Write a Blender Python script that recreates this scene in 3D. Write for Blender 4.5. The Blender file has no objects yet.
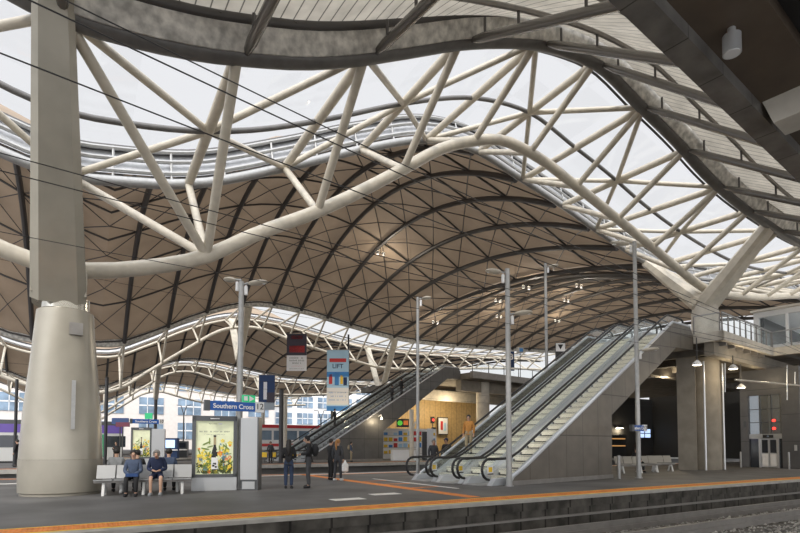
import bpy, bmesh, math, random
from mathutils import Vector, Matrix
random.seed(7)
C = bpy.context.scene.collection
PI = math.pi

# ------------------------------------------------------------------ materials
MATS = {}
def mat(name, col, rough=.5, metal=0., noise=0., nscale=6., bump=0., bscale=30., emit=None, estr=1., spec=.5, col2=None):
    m = bpy.data.materials.new(name); m.use_nodes = True
    nt = m.node_tree; b = nt.nodes['Principled BSDF']
    b.inputs['Base Color'].default_value = (*col, 1); b.inputs['Roughness'].default_value = rough
    b.inputs['Metallic'].default_value = metal; b.inputs['Specular IOR Level'].default_value = spec
    if noise or col2:
        tc = nt.nodes.new('ShaderNodeTexCoord'); n = nt.nodes.new('ShaderNodeTexNoise'); r = nt.nodes.new('ShaderNodeValToRGB')
        n.inputs['Scale'].default_value = nscale; n.inputs['Detail'].default_value = 5
        nt.links.new(tc.outputs['Object'], n.inputs['Vector']); nt.links.new(n.outputs['Fac'], r.inputs['Fac'])
        c2 = col2 if col2 else tuple(min(1, c * (1 + noise)) for c in col)
        c1 = tuple(c * (1 - noise) for c in col)
        r.color_ramp.elements[0].position = .32; r.color_ramp.elements[0].color = (*c1, 1)
        r.color_ramp.elements[1].position = .68; r.color_ramp.elements[1].color = (*c2, 1)
        nt.links.new(r.outputs['Color'], b.inputs['Base Color'])
    if bump:
        tc = nt.nodes.new('ShaderNodeTexCoord'); n = nt.nodes.new('ShaderNodeTexNoise'); bp = nt.nodes.new('ShaderNodeBump')
        n.inputs['Scale'].default_value = bscale; n.inputs['Detail'].default_value = 4; bp.inputs['Strength'].default_value = bump
        nt.links.new(tc.outputs['Object'], n.inputs['Vector']); nt.links.new(n.outputs['Fac'], bp.inputs['Height'])
        nt.links.new(bp.outputs['Normal'], b.inputs['Normal'])
    if emit:
        b.inputs['Emission Color'].default_value = (*emit, 1); b.inputs['Emission Strength'].default_value = estr
    MATS[name] = m
    return m

def seams(m, axis='X', scale=1., width=.06, dark=.5, extra=None):
    """fine straight joints across a surface (object coordinates)"""
    nt = m.node_tree; b = nt.nodes['Principled BSDF']
    tc = nt.nodes.new('ShaderNodeTexCoord'); sep = nt.nodes.new('ShaderNodeSeparateXYZ')
    nt.links.new(tc.outputs['Object'], sep.inputs[0])
    prev = None
    for ax, sc in [(axis, scale)] + (extra or []):
        mu = nt.nodes.new('ShaderNodeMath'); mu.operation = 'MULTIPLY'; mu.inputs[1].default_value = sc
        fr = nt.nodes.new('ShaderNodeMath'); fr.operation = 'FRACT'
        lt = nt.nodes.new('ShaderNodeMath'); lt.operation = 'LESS_THAN'; lt.inputs[1].default_value = width
        nt.links.new(sep.outputs[ax], mu.inputs[0]); nt.links.new(mu.outputs[0], fr.inputs[0]); nt.links.new(fr.outputs[0], lt.inputs[0])
        if prev is None: prev = lt
        else:
            mx = nt.nodes.new('ShaderNodeMath'); mx.operation = 'MAXIMUM'
            nt.links.new(prev.outputs[0], mx.inputs[0]); nt.links.new(lt.outputs[0], mx.inputs[1]); prev = mx
    mix = nt.nodes.new('ShaderNodeMix'); mix.data_type = 'RGBA'; mix.blend_type = 'MULTIPLY'
    nt.links.new(prev.outputs[0], mix.inputs['Factor'])
    src = b.inputs['Base Color'].links[0].from_socket if b.inputs['Base Color'].is_linked else None
    if src: nt.links.new(src, mix.inputs['A'])
    else: mix.inputs['A'].default_value = b.inputs['Base Color'].default_value
    mix.inputs['B'].default_value = (dark, dark, dark, 1)
    nt.links.new(mix.outputs['Result'], b.inputs['Base Color'])
    return m

def translucent(m, f):
    """thin sheet that lets part of the daylight through"""
    nt = m.node_tree; b = nt.nodes['Principled BSDF']; out = nt.nodes['Material Output']
    t = nt.nodes.new('ShaderNodeBsdfTranslucent'); mx = nt.nodes.new('ShaderNodeMixShader'); mx.inputs[0].default_value = f
    if b.inputs['Base Color'].is_linked: nt.links.new(b.inputs['Base Color'].links[0].from_socket, t.inputs['Color'])
    else: t.inputs['Color'].default_value = b.inputs['Base Color'].default_value
    nt.links.new(b.outputs[0], mx.inputs[1]); nt.links.new(t.outputs[0], mx.inputs[2]); nt.links.new(mx.outputs[0], out.inputs['Surface'])
    return m

def glassy(name, tint=(.9, .95, .95), gloss=.12, fres=.7):
    m = bpy.data.materials.new(name); m.use_nodes = True; nt = m.node_tree
    nt.nodes.remove(nt.nodes['Principled BSDF']); out = nt.nodes['Material Output']
    t = nt.nodes.new('ShaderNodeBsdfTransparent'); t.inputs[0].default_value = (*tint, 1)
    g = nt.nodes.new('ShaderNodeBsdfGlossy'); g.inputs['Roughness'].default_value = .05; g.inputs[0].default_value = (.9, .95, .95, 1)
    f = nt.nodes.new('ShaderNodeFresnel'); f.inputs['IOR'].default_value = 1.45
    ad = nt.nodes.new('ShaderNodeMath'); ad.operation = 'MULTIPLY_ADD'; ad.inputs[1].default_value = fres; ad.inputs[2].default_value = gloss
    mx = nt.nodes.new('ShaderNodeMixShader')
    nt.links.new(f.outputs[0], ad.inputs[0]); nt.links.new(ad.outputs[0], mx.inputs[0])
    nt.links.new(t.outputs[0], mx.inputs[1]); nt.links.new(g.outputs[0], mx.inputs[2]); nt.links.new(mx.outputs[0], out.inputs['Surface'])
    MATS[name] = m
    return m

cream = mat('cream_steel', (.58, .53, .44), .33, .0, .10, 2.5)
rib_steel = mat('rib_steel', (.20, .19, .18), .25, .55)
chord_backlit = mat('chord_backlit', (.15, .145, .14), .4, .2, .12, 3)  # backlit shade of the near and middle chords put into the colour
sheen_m = mat('sky_sheen_metal', (.64, .67, .71), .35, .35)  # sky reflection put into the colour as a pale blue-grey
grey_steel = mat('grey_steel', (.27, .255, .24), .4, .2, .12, 3)
dark_steel = mat('dark_steel', (.085, .08, .078), .45, .2)
black_steel = mat('black_steel', (.03, .03, .032), .4)
galv = mat('galvanised', (.40, .40, .395), .42, .45, .08, 8)
alum = mat('aluminium', (.72, .73, .74), .3, .6)
column_paint = mat('column_paint', (.43, .40, .335), .26, .35, .08, 1.2)
shiny = mat('polished_steel', (.7, .68, .62), .16, .9)
brown = translucent(mat('brown_lining', (.40, .305, .22), .7, 0, .10, .35), .125)
deck = translucent(seams(mat('grey_deck', (.60, .56, .49), .5, .1, .16, 1.3), 'X', 2.6, .10, .25), .28)
weathered = translucent(mat('weathered_sheet', (.66, .64, .60), .45, .1, .35, 3.5), .3)
louvre = mat('louvre_sheet', (.55, .56, .58), .4, .3, .1, 4)
concrete = mat('concrete', (.29, .26, .215), .8, 0, .14, 1.5, .1, 20)
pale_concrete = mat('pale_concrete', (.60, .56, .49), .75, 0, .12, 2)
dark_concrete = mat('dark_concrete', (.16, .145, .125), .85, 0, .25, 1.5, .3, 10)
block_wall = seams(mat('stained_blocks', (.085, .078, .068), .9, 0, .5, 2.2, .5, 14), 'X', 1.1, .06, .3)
asphalt = mat('asphalt', (.115, .113, .112), .62, 0, .28, .55, .12, 90)
ballast = mat('ballast', (.15, .14, .13), .95, 0, .75, 9, 1., 22, col2=(.30, .29, .27))
stone_m = mat('ballast_stone', (.42, .40, .37), .9, 0, .5, .9, col2=(.70, .67, .63))
coping_m = mat('coping', (.42, .405, .375), .7, 0, .15, 3)
orange = mat('orange_tile', (.72, .24, .05), .7, 0, .2, 5)
yellow = mat('yellow_paint', (.86, .56, .04), .6, 0, .1, 5)
white_paint = mat('white_paint', (.78, .76, .72), .6, 0, .08, 6)
red_paint = mat('red_paint', (.62, .03, .04), .4)
bronze_clad = seams(mat('bronze_cladding', (.17, .15, .125), .42, .3, .12, 1.6), 'X', .85, .022, .4, [('Z', .55)])
slate_clad = seams(mat('slate_cladding', (.13, .128, .125), .45, .2, .1, 1.6), 'X', .6, .02, .4, [('Z', .5)])
stepm = mat('step_metal', (.85, .81, .68), .5, .1, .06, 9)
riser = seams(mat('step_riser', (.90, .86, .73), .5, .0), 'Y', 16, .2, .75)
step_dark = mat('step_dark', (.2, .2, .2), .5, .3)
rubber = mat('black_rubber', (.02, .02, .022), .35)
bluedeck = mat('brushed_deck', (.70, .74, .80), .22, .8)
glass = glassy('clear_glass', (.982, .99, .988), .012, .12)
skyglass = glassy('skylight_glass', (.97, .97, .98), .0, .06)
darkglass = mat('dark_glass', (.03, .035, .045), .06, 0, spec=.8)
blueglass = mat('blue_glass', (.24, .33, .44), .15, .1, .35, .35)
signblue = mat('sign_blue', (.01, .10, .42), .35)
signwhite = mat('sign_white', (.86, .86, .86), .4)
signgreen = mat('sign_green', (.02, .42, .16), .4, emit=(.02, .5, .2), estr=.4)
ink = mat('ink', (.02, .02, .02), .5)
frame_grey = mat('frame_grey', (.10, .105, .11), .35, .4)
panel_grey = mat('panel_grey', (.48, .49, .50), .3, .4)
poster_glow = mat('poster_paper', (.74, .77, .54), .5, 0, .12, 3, emit=(.78, .82, .55), estr=.22)
timber = seams(mat('timber_lining', (.55, .38, .17), .5, 0, .15, 3), 'X', 1.2, .04, .35)
shade_wall = mat('wall_shade_black', (.035, .035, .035), .7)
facade_pink = mat('facade_stone', (.80, .74, .70), .7, 0, .05, 1)
facade_white = mat('facade_white', (.88, .88, .88), .6)
purple = mat('train_purple', (.16, .10, .42), .3)
silver = mat('train_silver', (.66, .66, .64), .35, .3)
traingreen = mat('train_green', (.05, .42, .18), .4)
lampglow = mat('lamp_glow', (1, .93, .8), .5, emit=(1, .86, .62), estr=14)
redglow = mat('signal_red', (.8, .02, .02), .4, emit=(1, .03, .02), estr=5)
screenglow = mat('screen_glow', (.4, .55, .8), .4, emit=(.45, .6, .9), estr=1.4)
yellowsign = mat('yellow_sign', (.95, .62, .03), .5)
skin = mat('skin', (.55, .34, .24), .55); skin_dark = mat('skin_tan', (.38, .22, .15), .55)
hair_black = mat('hair_black', (.018, .015, .013), .5); hair_gold = mat('hair_auburn', (.42, .20, .06), .5); hair_grey = mat('hair_grey', (.20, .185, .17), .6)
def cloth(n, c): return mat('cloth_' + n, c, .85, 0, .12, 12)
c_black = cloth('black', (.018, .018, .02)); c_navy = cloth('navy', (.02, .03, .075)); c_denim = cloth('denim', (.03, .048, .095))
c_grey = cloth('grey', (.27, .28, .29)); c_slate = cloth('slate', (.065, .09, .15)); c_tan = cloth('tan', (.55, .25, .06))
c_char = cloth('charcoal', (.05, .052, .058)); c_white = cloth('white', (.75, .74, .72)); c_khaki = cloth('khaki', (.38, .31, .2)); c_red = cloth('red', (.5, .05, .05))
c_blue = cloth('blue', (.03, .07, .20))

# ------------------------------------------------------------------ mesh builder
class MB:
    def __init__(s): s.v = []; s.f = []
    def add(s, vs, fs):
        b = len(s.v); s.v += [tuple(p) for p in vs]; s.f += [tuple(i + b for i in f) for f in fs]; return s
    def hexa(s, p):
        return s.add(p, [(3, 2, 1, 0), (4, 5, 6, 7), (0, 1, 5, 4), (1, 2, 6, 5), (2, 3, 7, 6), (3, 0, 4, 7)])
    def box(s, x0, x1, y0, y1, z0, z1):
        return s.hexa([(x0, y0, z0), (x1, y0, z0), (x1, y1, z0), (x0, y1, z0), (x0, y0, z1), (x1, y0, z1), (x1, y1, z1), (x0, y1, z1)])
    def cbox(s, c, sx, sy, sz): return s.box(c[0]-sx/2, c[0]+sx/2, c[1]-sy/2, c[1]+sy/2, c[2]-sz/2, c[2]+sz/2)
    def beam(s, a, b, w, h, w2=None, h2=None, up=(0, 0, 1)):
        a, b = Vector(a), Vector(b); d = (b - a).normalized(); upv = Vector(up)
        if abs(d.dot(upv)) > .98: upv = Vector((1, 0, 0))
        r = d.cross(upv).normalized(); u = r.cross(d)
        w2 = w if w2 is None else w2; h2 = h if h2 is None else h2
        P = [a - r*w/2 - u*h/2, a + r*w/2 - u*h/2, a + r*w/2 + u*h/2, a - r*w/2 + u*h/2, b - r*w2/2 - u*h2/2, b + r*w2/2 - u*h2/2, b + r*w2/2 + u*h2/2, b - r*w2/2 + u*h2/2]
        return s.hexa(P)
    def tube(s, pts, r, n=10, cap=True, closed=False):
        pts = [Vector(p) for p in pts]; rs = r if isinstance(r, (list, tuple)) else [r] * len(pts)
        N = len(pts); vs = []; ref = None
        for i, p in enumerate(pts):
            if closed: t = pts[(i+1) % N] - pts[i-1]
            else: t = pts[min(i+1, N-1)] - pts[max(i-1, 0)]
            t.normalize()
            if ref is None: ref = Vector((0, 0, 1)) if abs(t.z) < .95 else Vector((1, 0, 0))
            x = t.cross(ref)
            if x.length < 1e-5: x = t.cross(Vector((0, 1, 0)))
            x.normalize(); y = x.cross(t); ref = y
            for k in range(n):
                a = 2*PI*k/n; vs.append(p + (x*math.cos(a) + y*math.sin(a)) * rs[i])
        fs = []
        for i in range(N if closed else N-1):
            j = (i+1) % N
            for k in range(n): fs.append((i*n+k, i*n+(k+1) % n, j*n+(k+1) % n, j*n+k))
        if cap and not closed: fs += [tuple(range(n-1, -1, -1)), tuple((N-1)*n+k for k in range(n))]
        return s.add(vs, fs)
    def lathe(s, prof, c=(0, 0, 0), n=32):
        vs = []
        for r, z in prof:
            for k in range(n):
                a = 2*PI*k/n; vs.append((c[0]+r*math.cos(a), c[1]+r*math.sin(a), c[2]+z))
        fs = []
        for i in range(len(prof)-1):
            for k in range(n): fs.append((i*n+k, i*n+(k+1) % n, (i+1)*n+(k+1) % n, (i+1)*n+k))
        fs += [tuple(range(n-1, -1, -1)), tuple((len(prof)-1)*n+k for k in range(n))]
        return s.add(vs, fs)
    def prism(s, poly, d):
        d = Vector(d); p = [Vector(q) for q in poly]; n = len(p)
        return s.add(p + [q + d for q in p], [tuple(range(n-1, -1, -1)), tuple(range(n, 2*n))] + [(i, (i+1) % n, (i+1) % n + n, i+n) for i in range(n)])
    def ball(s, c, rx, ry=None, rz=None, n=10, m=7):
        ry = ry or rx; rz = rz or rx; vs = []; fs = []
        for i in range(m+1):
            t = PI*i/m
            for k in range(n):
                a = 2*PI*k/n; vs.append((c[0]+rx*math.sin(t)*math.cos(a), c[1]+ry*math.sin(t)*math.sin(a), c[2]+rz*math.cos(t)))
        for i in range(m):
            for k in range(n): fs.append((i*n+k, (i+1)*n+k, (i+1)*n+(k+1) % n, i*n+(k+1) % n))
        return s.add(vs, fs)
    def xf(s, M): s.v = [tuple(M @ Vector(p)) for p in s.v]; return s
    def build(s, name, m, parent=None, smooth=False, loc=None, rot=0):
        me = bpy.data.meshes.new(name); me.from_pydata(s.v, [], s.f); me.update()
        bm = bmesh.new(); bm.from_mesh(me); bmesh.ops.recalc_face_normals(bm, faces=bm.faces); bm.to_mesh(me); bm.free()
        o = bpy.data.objects.new(name, me); C.objects.link(o)
        for q in (m if isinstance(m, (list, tuple)) else [m]): me.materials.append(q)
        if smooth:
            for p in me.polygons: p.use_smooth = True
            try: me.set_sharp_from_angle(angle=math.radians(40))
            except Exception: pass
        if loc: o.location = loc
        o.rotation_euler.z = rot
        if parent: o.parent = parent
        return o

def tag(o, label=None, cat=None, group=None, kind=None):
    if label: o['label'] = label
    if cat: o['category'] = cat
    if group: o['group'] = group
    if kind: o['kind'] = kind
    return o
def empty(name, loc=(0, 0, 0), rot=0., **k):
    o = bpy.data.objects.new(name, None); C.objects.link(o); o.location = loc; o.rotation_euler.z = rot
    o.empty_display_size = .2
    return tag(o, **k)
def copy_tree(o, parent=None, **k):
    c = o.copy(); C.objects.link(c)
    if parent: c.parent = parent
    for ch in list(o.children): copy_tree(ch, c)
    return tag(c, **k)
def text(name, body, size, loc, rot, m, parent, align='CENTER', ext=.004, bold=.0):
    cu = bpy.data.curves.new(name, 'FONT'); cu.body = body; cu.size = size; cu.align_x = align; cu.align_y = 'CENTER'; cu.extrude = ext; cu.offset = bold
    t = bpy.data.objects.new('type', cu); C.objects.link(t); bpy.context.view_layer.update()
    me = bpy.data.meshes.new_from_object(t.evaluated_get(bpy.context.evaluated_depsgraph_get()))
    bpy.data.objects.remove(t); bpy.data.curves.remove(cu); me.name = name
    o = bpy.data.objects.new(name, me); C.objects.link(o); me.materials.clear(); me.materials.append(m); o.location = loc; o.rotation_euler = rot; o.parent = parent
    return o

def pchip(pts):
    xs = [p[0] for p in pts]; ys = [p[1] for p in pts]; n = len(xs)
    h = [xs[i+1]-xs[i] for i in range(n-1)]; d = [(ys[i+1]-ys[i])/h[i] for i in range(n-1)]
    m = [d[0]] + [((d[i-1]*h[i]+d[i]*h[i-1])/(h[i-1]+h[i])) for i in range(1, n-1)] + [d[-1]]
    def f(x):
        if x <= xs[0]: return ys[0] + m[0]*(x-xs[0])
        if x >= xs[-1]: return ys[-1] + m[-1]*(x-xs[-1])
        i = max(k for k in range(n-1) if xs[k] <= x); t = (x-xs[i])/h[i]
        return (2*t**3-3*t*t+1)*ys[i] + (t**3-2*t*t+t)*h[i]*m[i] + (-2*t**3+3*t*t)*ys[i+1] + (t**3-t*t)*h[i]*m[i+1]
    return f

# ------------------------------------------------------------------ camera
F_PX, HOR, EYE, PITCH = 530., 445., 1.45, math.radians(2.5)
FW = Vector((.516, .8566)).normalized()
cam = bpy.data.cameras.new('camera'); co = bpy.data.objects.new('camera', cam); C.objects.link(co)
cam.sensor_width = 36; cam.sensor_fit = 'HORIZONTAL'; cam.lens = 36*F_PX/800
cam.shift_y = (HOR - F_PX*math.tan(PITCH) - 266.5)/800
co.location = (0, 0, EYE); co.rotation_euler = (PI/2 + PITCH, 0, math.atan2(-FW.x, FW.y)); cam.clip_end = 1500; cam.clip_start = .05
bpy.context.scene.camera = co
CAMYAW = math.atan2(FW.y, FW.x)

# ------------------------------------------------------------------ setting: platforms, tracks
def poly_slab(name, pts, z0, z1, m, parent=None):
    return MB().prism([(x, y, z0) for x, y in pts], (0, 0, z1-z0)).build(name, m, parent)
g = MB().box(-60, 150, -6, 260, -1.0, -.85).build('ground', ballast); tag(g, kind='structure')
P1 = [(-20, 10.75), (90, 10.75), (90, 24.5), (40, 24.8), (16, 25.2), (9, 25.9), (3, 27.2), (-3, 29), (-20, 34)]
f1 = poly_slab('floor', P1, -.85, 0, asphalt); tag(f1, kind='structure')
MB().box(-20, 90, 10.3, 10.75, -.07, .004).build('coping', coping_m, f1)
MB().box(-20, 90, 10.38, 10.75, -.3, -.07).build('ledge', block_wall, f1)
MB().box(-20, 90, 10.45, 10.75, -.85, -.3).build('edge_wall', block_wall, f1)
MB().box(-20, 90, 10.38, 10.45, -.56, -.50).build('cable_tray', grey_steel, f1)
# tactile strip: one tile row with raised dots left in its own mesh
t = MB().box(-20, 90, 10.72, 11.3, 0, .008)
for i in range(300):
    x = -3 + i*.075
    for j in range(6): t.lathe([(.022, .008), (.014, .014)], (x, 10.77+j*.095, 0), 5)
t.build('tactile_strip', orange, f1)
MB().box(-20, 90, 10.62, 10.71, 0, .007).box(-20, 90, 11.31, 11.37, 0, .007).build('yellow_line', yellow, f1)
# painted markings
m_ = MB().prism([(9.2, 11.6, .001), (9.62, 11.6, .001), (9.62, 25, .001), (9.2, 25, .001)], (0, 0, .006))
for v in (15.15, 17.0, 18.8): m_.box(9.62, 10.7, v, v+.14, .001, .007)
m_.box(9.62, 40, 24.0, 24.25, .001, .007)
m_.prism([(9.6, 25.1, .001), (2.9, 26.4, .001), (-3, 28.2, .001), (-12, 31, .001), (-12, 30.7, .001), (-3, 27.9, .001), (2.9, 26.1, .001), (9.6, 24.8, .001)], (0, 0, .006))
m_.build('orange_marking', orange, f1)
MB().box(10.75, 10.87, 14.2, 20.2, .001, .007).box(5.7, 6.6, 12.7, 13.15, .001, .007).box(7.3, 8.2, 13.5, 13.95, .001, .007).build('white_marking', white_paint, f1)
MB().box(-20, 90, 24.4, 24.75, 0, .006).build('edge_marking', white_paint, f1)

f2 = poly_slab('floor.001', [(-60, 40.2), (2, 38.9), (120, 38.9), (120, 53), (-60, 53)], -.85, 0, asphalt); tag(f2, kind='structure')
MB().prism([(-60, 39.75, -.25), (2, 38.5, -.25), (120, 38.5, -.25), (120, 38.9, -.25), (2, 38.9, -.25), (-60, 40.2, -.25)], (0, 0, .255)).build('coping', coping_m, f2)
MB().prism([(-60, 40.6, .001), (2, 39.3, .001), (120, 39.3, .001), (120, 39.75, .001), (2, 39.75, .001), (-60, 41.05, .001)], (0, 0, .008)).build('tactile_strip', orange, f2)
f3 = poly_slab('floor.002', [(-80, 68), (150, 66), (150, 84), (-80, 84)], -.85, 0, asphalt); tag(f3, kind='structure')
MB().prism([(-80, 67.6, -.25), (150, 65.6, -.25), (150, 66, -.25), (-80, 68, -.25)], (0, 0, .255)).build('coping', coping_m, f3)
MB().prism([(-80, 68.4, .001), (150, 66.4, .001), (150, 67, .001), (-80, 69, .001)], (0, 0, .008)).build('tactile_strip', orange, f3)
f4 = poly_slab('floor.003', [(-120, 96), (190, 96), (190, 240), (-120, 240)], -.85, 0, asphalt); tag(f4, kind='structure')

rnd0 = random.Random(11); q = MB()
for i in range(5200):
    u, v = rnd0.uniform(9, 34), rnd0.uniform(4.5, 10.2)
    if abs(abs(v-8.55)-.72) < .09: continue
    r0 = rnd0.uniform(.025, .055); a = rnd0.uniform(0, PI)
    z = -.85 + r0*.3
    pts = [(u+r0*math.cos(a+k*PI/2)*rnd0.uniform(.7, 1.3), v+r0*math.sin(a+k*PI/2)*rnd0.uniform(.7, 1.3), z+rnd0.uniform(-.3, .3)*r0) for k in range(4)]
    q.add(pts + [(u, v, z+r0*.9), (u, v, z-r0*.6)], [(0, 1, 4), (1, 2, 4), (2, 3, 4), (3, 0, 4), (1, 0, 5), (2, 1, 5), (3, 2, 5), (0, 3, 5)])
o = q.build('gravel', stone_m); tag(o, 'loose grey ballast stones between the rails in front', 'gravel', kind='stuff')
# rails and sleepers of the track in front, and of the two behind
def track(vc, u0, u1, label, where):
    r = empty('railway_track', (0, vc, -.85), label=label, cat='track', group=where)
    for s in (-1, 1):
        y = s*.72
        MB().box(u0, u1, y-.07, y+.07, .0, .14).box(u0, u1, y-.012, y+.012, .14, .25).box(u0, u1, y-.035, y+.035, .25, .29).build('rail', grey_steel, r)
    n = min(95, int((u1-u0)/.62)); sl = None
    for i in range(n):
        if sl is None: sl = MB().box(-.11, .11, -1.15, 1.15, -.1, .02).build('sleeper', dark_concrete, r); o = sl
        else: o = sl.copy(); C.objects.link(o); o.parent = r
        o.location = (u0+.3+i*(u1-u0-.6)/n, 0, .0)
track(8.55, 4, 62, 'railway track with shiny rails in ballast in front of the near platform edge', 'tracks')
track(33, 0, 60, 'railway track between the near platform and the next one behind it', 'tracks')

# ------------------------------------------------------------------ roof: spine trusses and vaults
T1 = pchip([(-8, 13.5), (-4, 12.2), (-.6, 11.5), (1.2, 11.75), (3.5, 12.25), (7.7, 14.1), (11.6, 16.1), (15.6, 17.8), (18.8, 18.2), (22.3, 17.5), (25.8, 16.7), (29.5, 15.7), (33.7, 14.7), (38, 14.1), (47, 14.7), (54, 15.6), (62, 15)])
TN = pchip([(-8, 13.9), (-4, 12.9), (-.6, 12.0), (1.33, 12.13), (2.58, 12.35), (3.96, 12.72), (5.47, 13.2), (7.16, 13.93), (9.04, 14.9), (11.6, 16.25), (13.55, 17.1), (15.7, 17.85), (17.4, 18.2), (19.3, 18.35), (22.3, 17.5), (25.3, 16.6), (27.65, 15.7), (30.3, 15.0), (33.6, 14.5), (38, 14.1), (47, 14.7), (54, 15.6), (62, 15)])
B1 = pchip([(-8, 9.6), (-4, 7.9), (-.6, 6.85), (1.8, 7.3), (3.6, 8.0), (5.1, 9.0), (7.8, 10.6), (11.7, 13.36), (13.5, 14.7), (15.6, 15.75), (17.1, 16.24), (19.1, 16.2), (22.6, 15.3), (25.9, 14.3), (29.1, 13.3), (32.2, 12.3), (34.5, 11.7), (40, 11.9), (47, 13.0), (54, 13.9), (62, 13)])
T2 = pchip([(-30, 17.2), (-20, 17.0), (-12, 14), (-5, 11.4), (.6, 11.4), (3, 11.6), (6.5, 13.2), (10.5, 15.4), (16.5, 17.6), (22.5, 17.6), (29, 16.6), (36.8, 15.65), (43, 15.6), (54, 16), (75, 16.8), (95, 15)])
B2 = pchip([(-30, 15.5), (-20, 15), (-12, 11), (-5, 7.6), (.7, 6.9), (3.5, 7.6), (6.5, 9.8), (10.6, 12.8), (14.2, 15.2), (17.6, 15.95), (24, 14.6), (29.7, 13.4), (35.5, 12.4), (43, 12.6), (54, 13.6), (75, 14.4), (95, 12.5)])
CREST = lambda u: (17.4 + 6.6*abs(math.sin(PI*(u-1)/34))**1.05) if u < 35 else 17.4 + 2.3*abs(math.sin(PI*(u-1)/34))
K1 = [-7.6, -4.1, -.6, 3.6, 7.7, 11.6, 15.5, 19.1, 22.5, 25.9, 29.1, 32.1, 35.5, 39, 42.5, 46, 49.5, 53, 56.5, 60]
K2 = [-22, -18, -14, -10.5, -7, -3.8, -.6, 3.6, 7.7, 11.6, 15.5, 19.1, 22.5, 25.9, 29.1, 32.1, 35.5, 39, 42.5, 46, 49.5, 53, 56.5, 60, 64, 68, 72]

def spine(v, T, B, K, label, rN, rB, rF, chordN, n=10, hw=4., mid=True, group='spine trusses', panels=True, TNr=None, ends=()):
    TNr = TNr or T; un, uf = .62, (1.6 if mid else 1.0)
    r = empty('roof_truss', (0, 0, 0), label=label, cat='roof truss', group=group)
    fine = lambda a, b, st=.7: [a + (b-a)*i/int((b-a)/st) for i in range(int((b-a)/st)+1)]
    us = fine(K[0], K[-1], .7 if n > 6 else 1.4)
    MB().tube([(u, v-hw, TNr(u)) for u in us], rN, n+4).build('upper_chord', chordN, r, True)
    MB().tube([(u, v+hw, T(u)) for u in us], rF, n+2).build('upper_chord', galv if mid else cream, r, True)
    MB().tube([(u, v, B(u)) for u in us], rB, n+4).build('bottom_chord', cream, r, True)
    if mid: MB().tube([(u, v, (T(u)+TNr(u))/2) for u in us], rF*.5, n).build('middle_chord', chord_backlit, r, True)
    for i, u in enumerate(K):
        if i == 0 or i == len(K)-1: continue
        N, Fp, Bp = (u, v-hw, TNr(u)), (u, v+hw, T(u)), (u, v, B(u)-.02)
        MB().tube([N, Fp], rB*.72, n).build('cross_strut', cream, r, True)
        MB().tube([N, Bp], rB*.62, n).build('diagonal_strut', cream, r, True)
        MB().tube([Fp, Bp], rB*.6, n).build('diagonal_strut', cream, r, True)
        if i in ends:
            for s in (-1, 1):
                j = i + (1 if ends[0] == i else -1)
                MB().tube([(K[j], v, B(K[j])), (u, v+s*hw, (TNr if s < 0 else T)(u))], rB*.6, n).build('diagonal_strut', cream, r, True)
        if i % 2 == 1 and i+1 < len(K):
            w = K[i+1]; M = (u, v, (T(u)+TNr(u))/2)
            for j in (i-1, i+1):
                for s in (-1, 1):
                    if mid: MB().tube([M, (K[j], v+s*hw, (TNr if s < 0 else T)(K[j]))], rB*.5, n).build('bracing_tube', cream, r, True)
    # upstands and edge tubes beside the glazing
    for s in (-1, 1):
        vv = v + s*(hw+.6); Q = TNr if s < 0 else T; up = un if s < 0 else uf
        MB().tube([(u, vv, Q(u)+up) for u in us], rN*.5, n).build('edge_tube', dark_steel, r, True)
        if panels:
            m = MB(); lo = -.12 if s < 0 else .45
            for a, b in zip(us, us[1:]):
                m.add([(a, v+s*(hw+.3), Q(a)+lo), (b, v+s*(hw+.3), Q(b)+lo), (b, vv+s*.06, Q(b)+up), (a, vv+s*.06, Q(a)+up), (a, v+s*(hw+.34), Q(a)+lo), (b, v+s*(hw+.34), Q(b)+lo), (b, vv+s*.10, Q(b)+up), (a, vv+s*.10, Q(a)+up)],
                      [(0, 1, 2, 3), (7, 6, 5, 4), (0, 4, 5, 1), (3, 2, 6, 7)])
            m.build('upstand_panel', weathered if s < 0 else louvre, r)
            if s > 0:
                for q in ((.3, .65, .95) if mid else (.6,)): MB().tube([(u, v+hw-.05+q*.5, Q(u)+q*up) for u in us], .085, 6).build('louvre_rail', galv, r, True)
                if mid:
                    for u in us[::3]: MB().tube([(u, v+hw, Q(u)), (u, v+hw+.45, Q(u)+up)], .05, 6).build('stub_post', galv, r, True)
            else:
                for u in us[::3]: MB().tube([(u, v-hw-.02, Q(u)+.1), (u, vv-.12, Q(u)+up+.05)], .075, 6).build('stub_post', dark_steel, r, True)
    if mid: MB().tube([(u, v-hw+.55, TNr(u)+.12) for u in us], .06, 6).build('glazing_edge', dark_steel, r, True)
    return r

spine(19, T1, B1, K1, 'big undulating tubular roof truss running from the tall column across the skylight', .29, .25, .2, chord_backlit, 12, TNr=TN, ends=(2,))
spine(65, T2, B2, K2, 'second pale lattice roof truss carried above the far platform escalators', .15, .19, .15, cream, 7, mid=False)
spine(111, T2, B2, K2, 'third lattice roof truss, small, beyond the second one', .16, .22, .16, cream, 6, mid=False)
spine(157, T2, B2, K2[3:-3], 'farthest and smallest lattice roof truss in front of the street buildings', .2, .3, .22, cream, 5, mid=False, panels=False)

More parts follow.
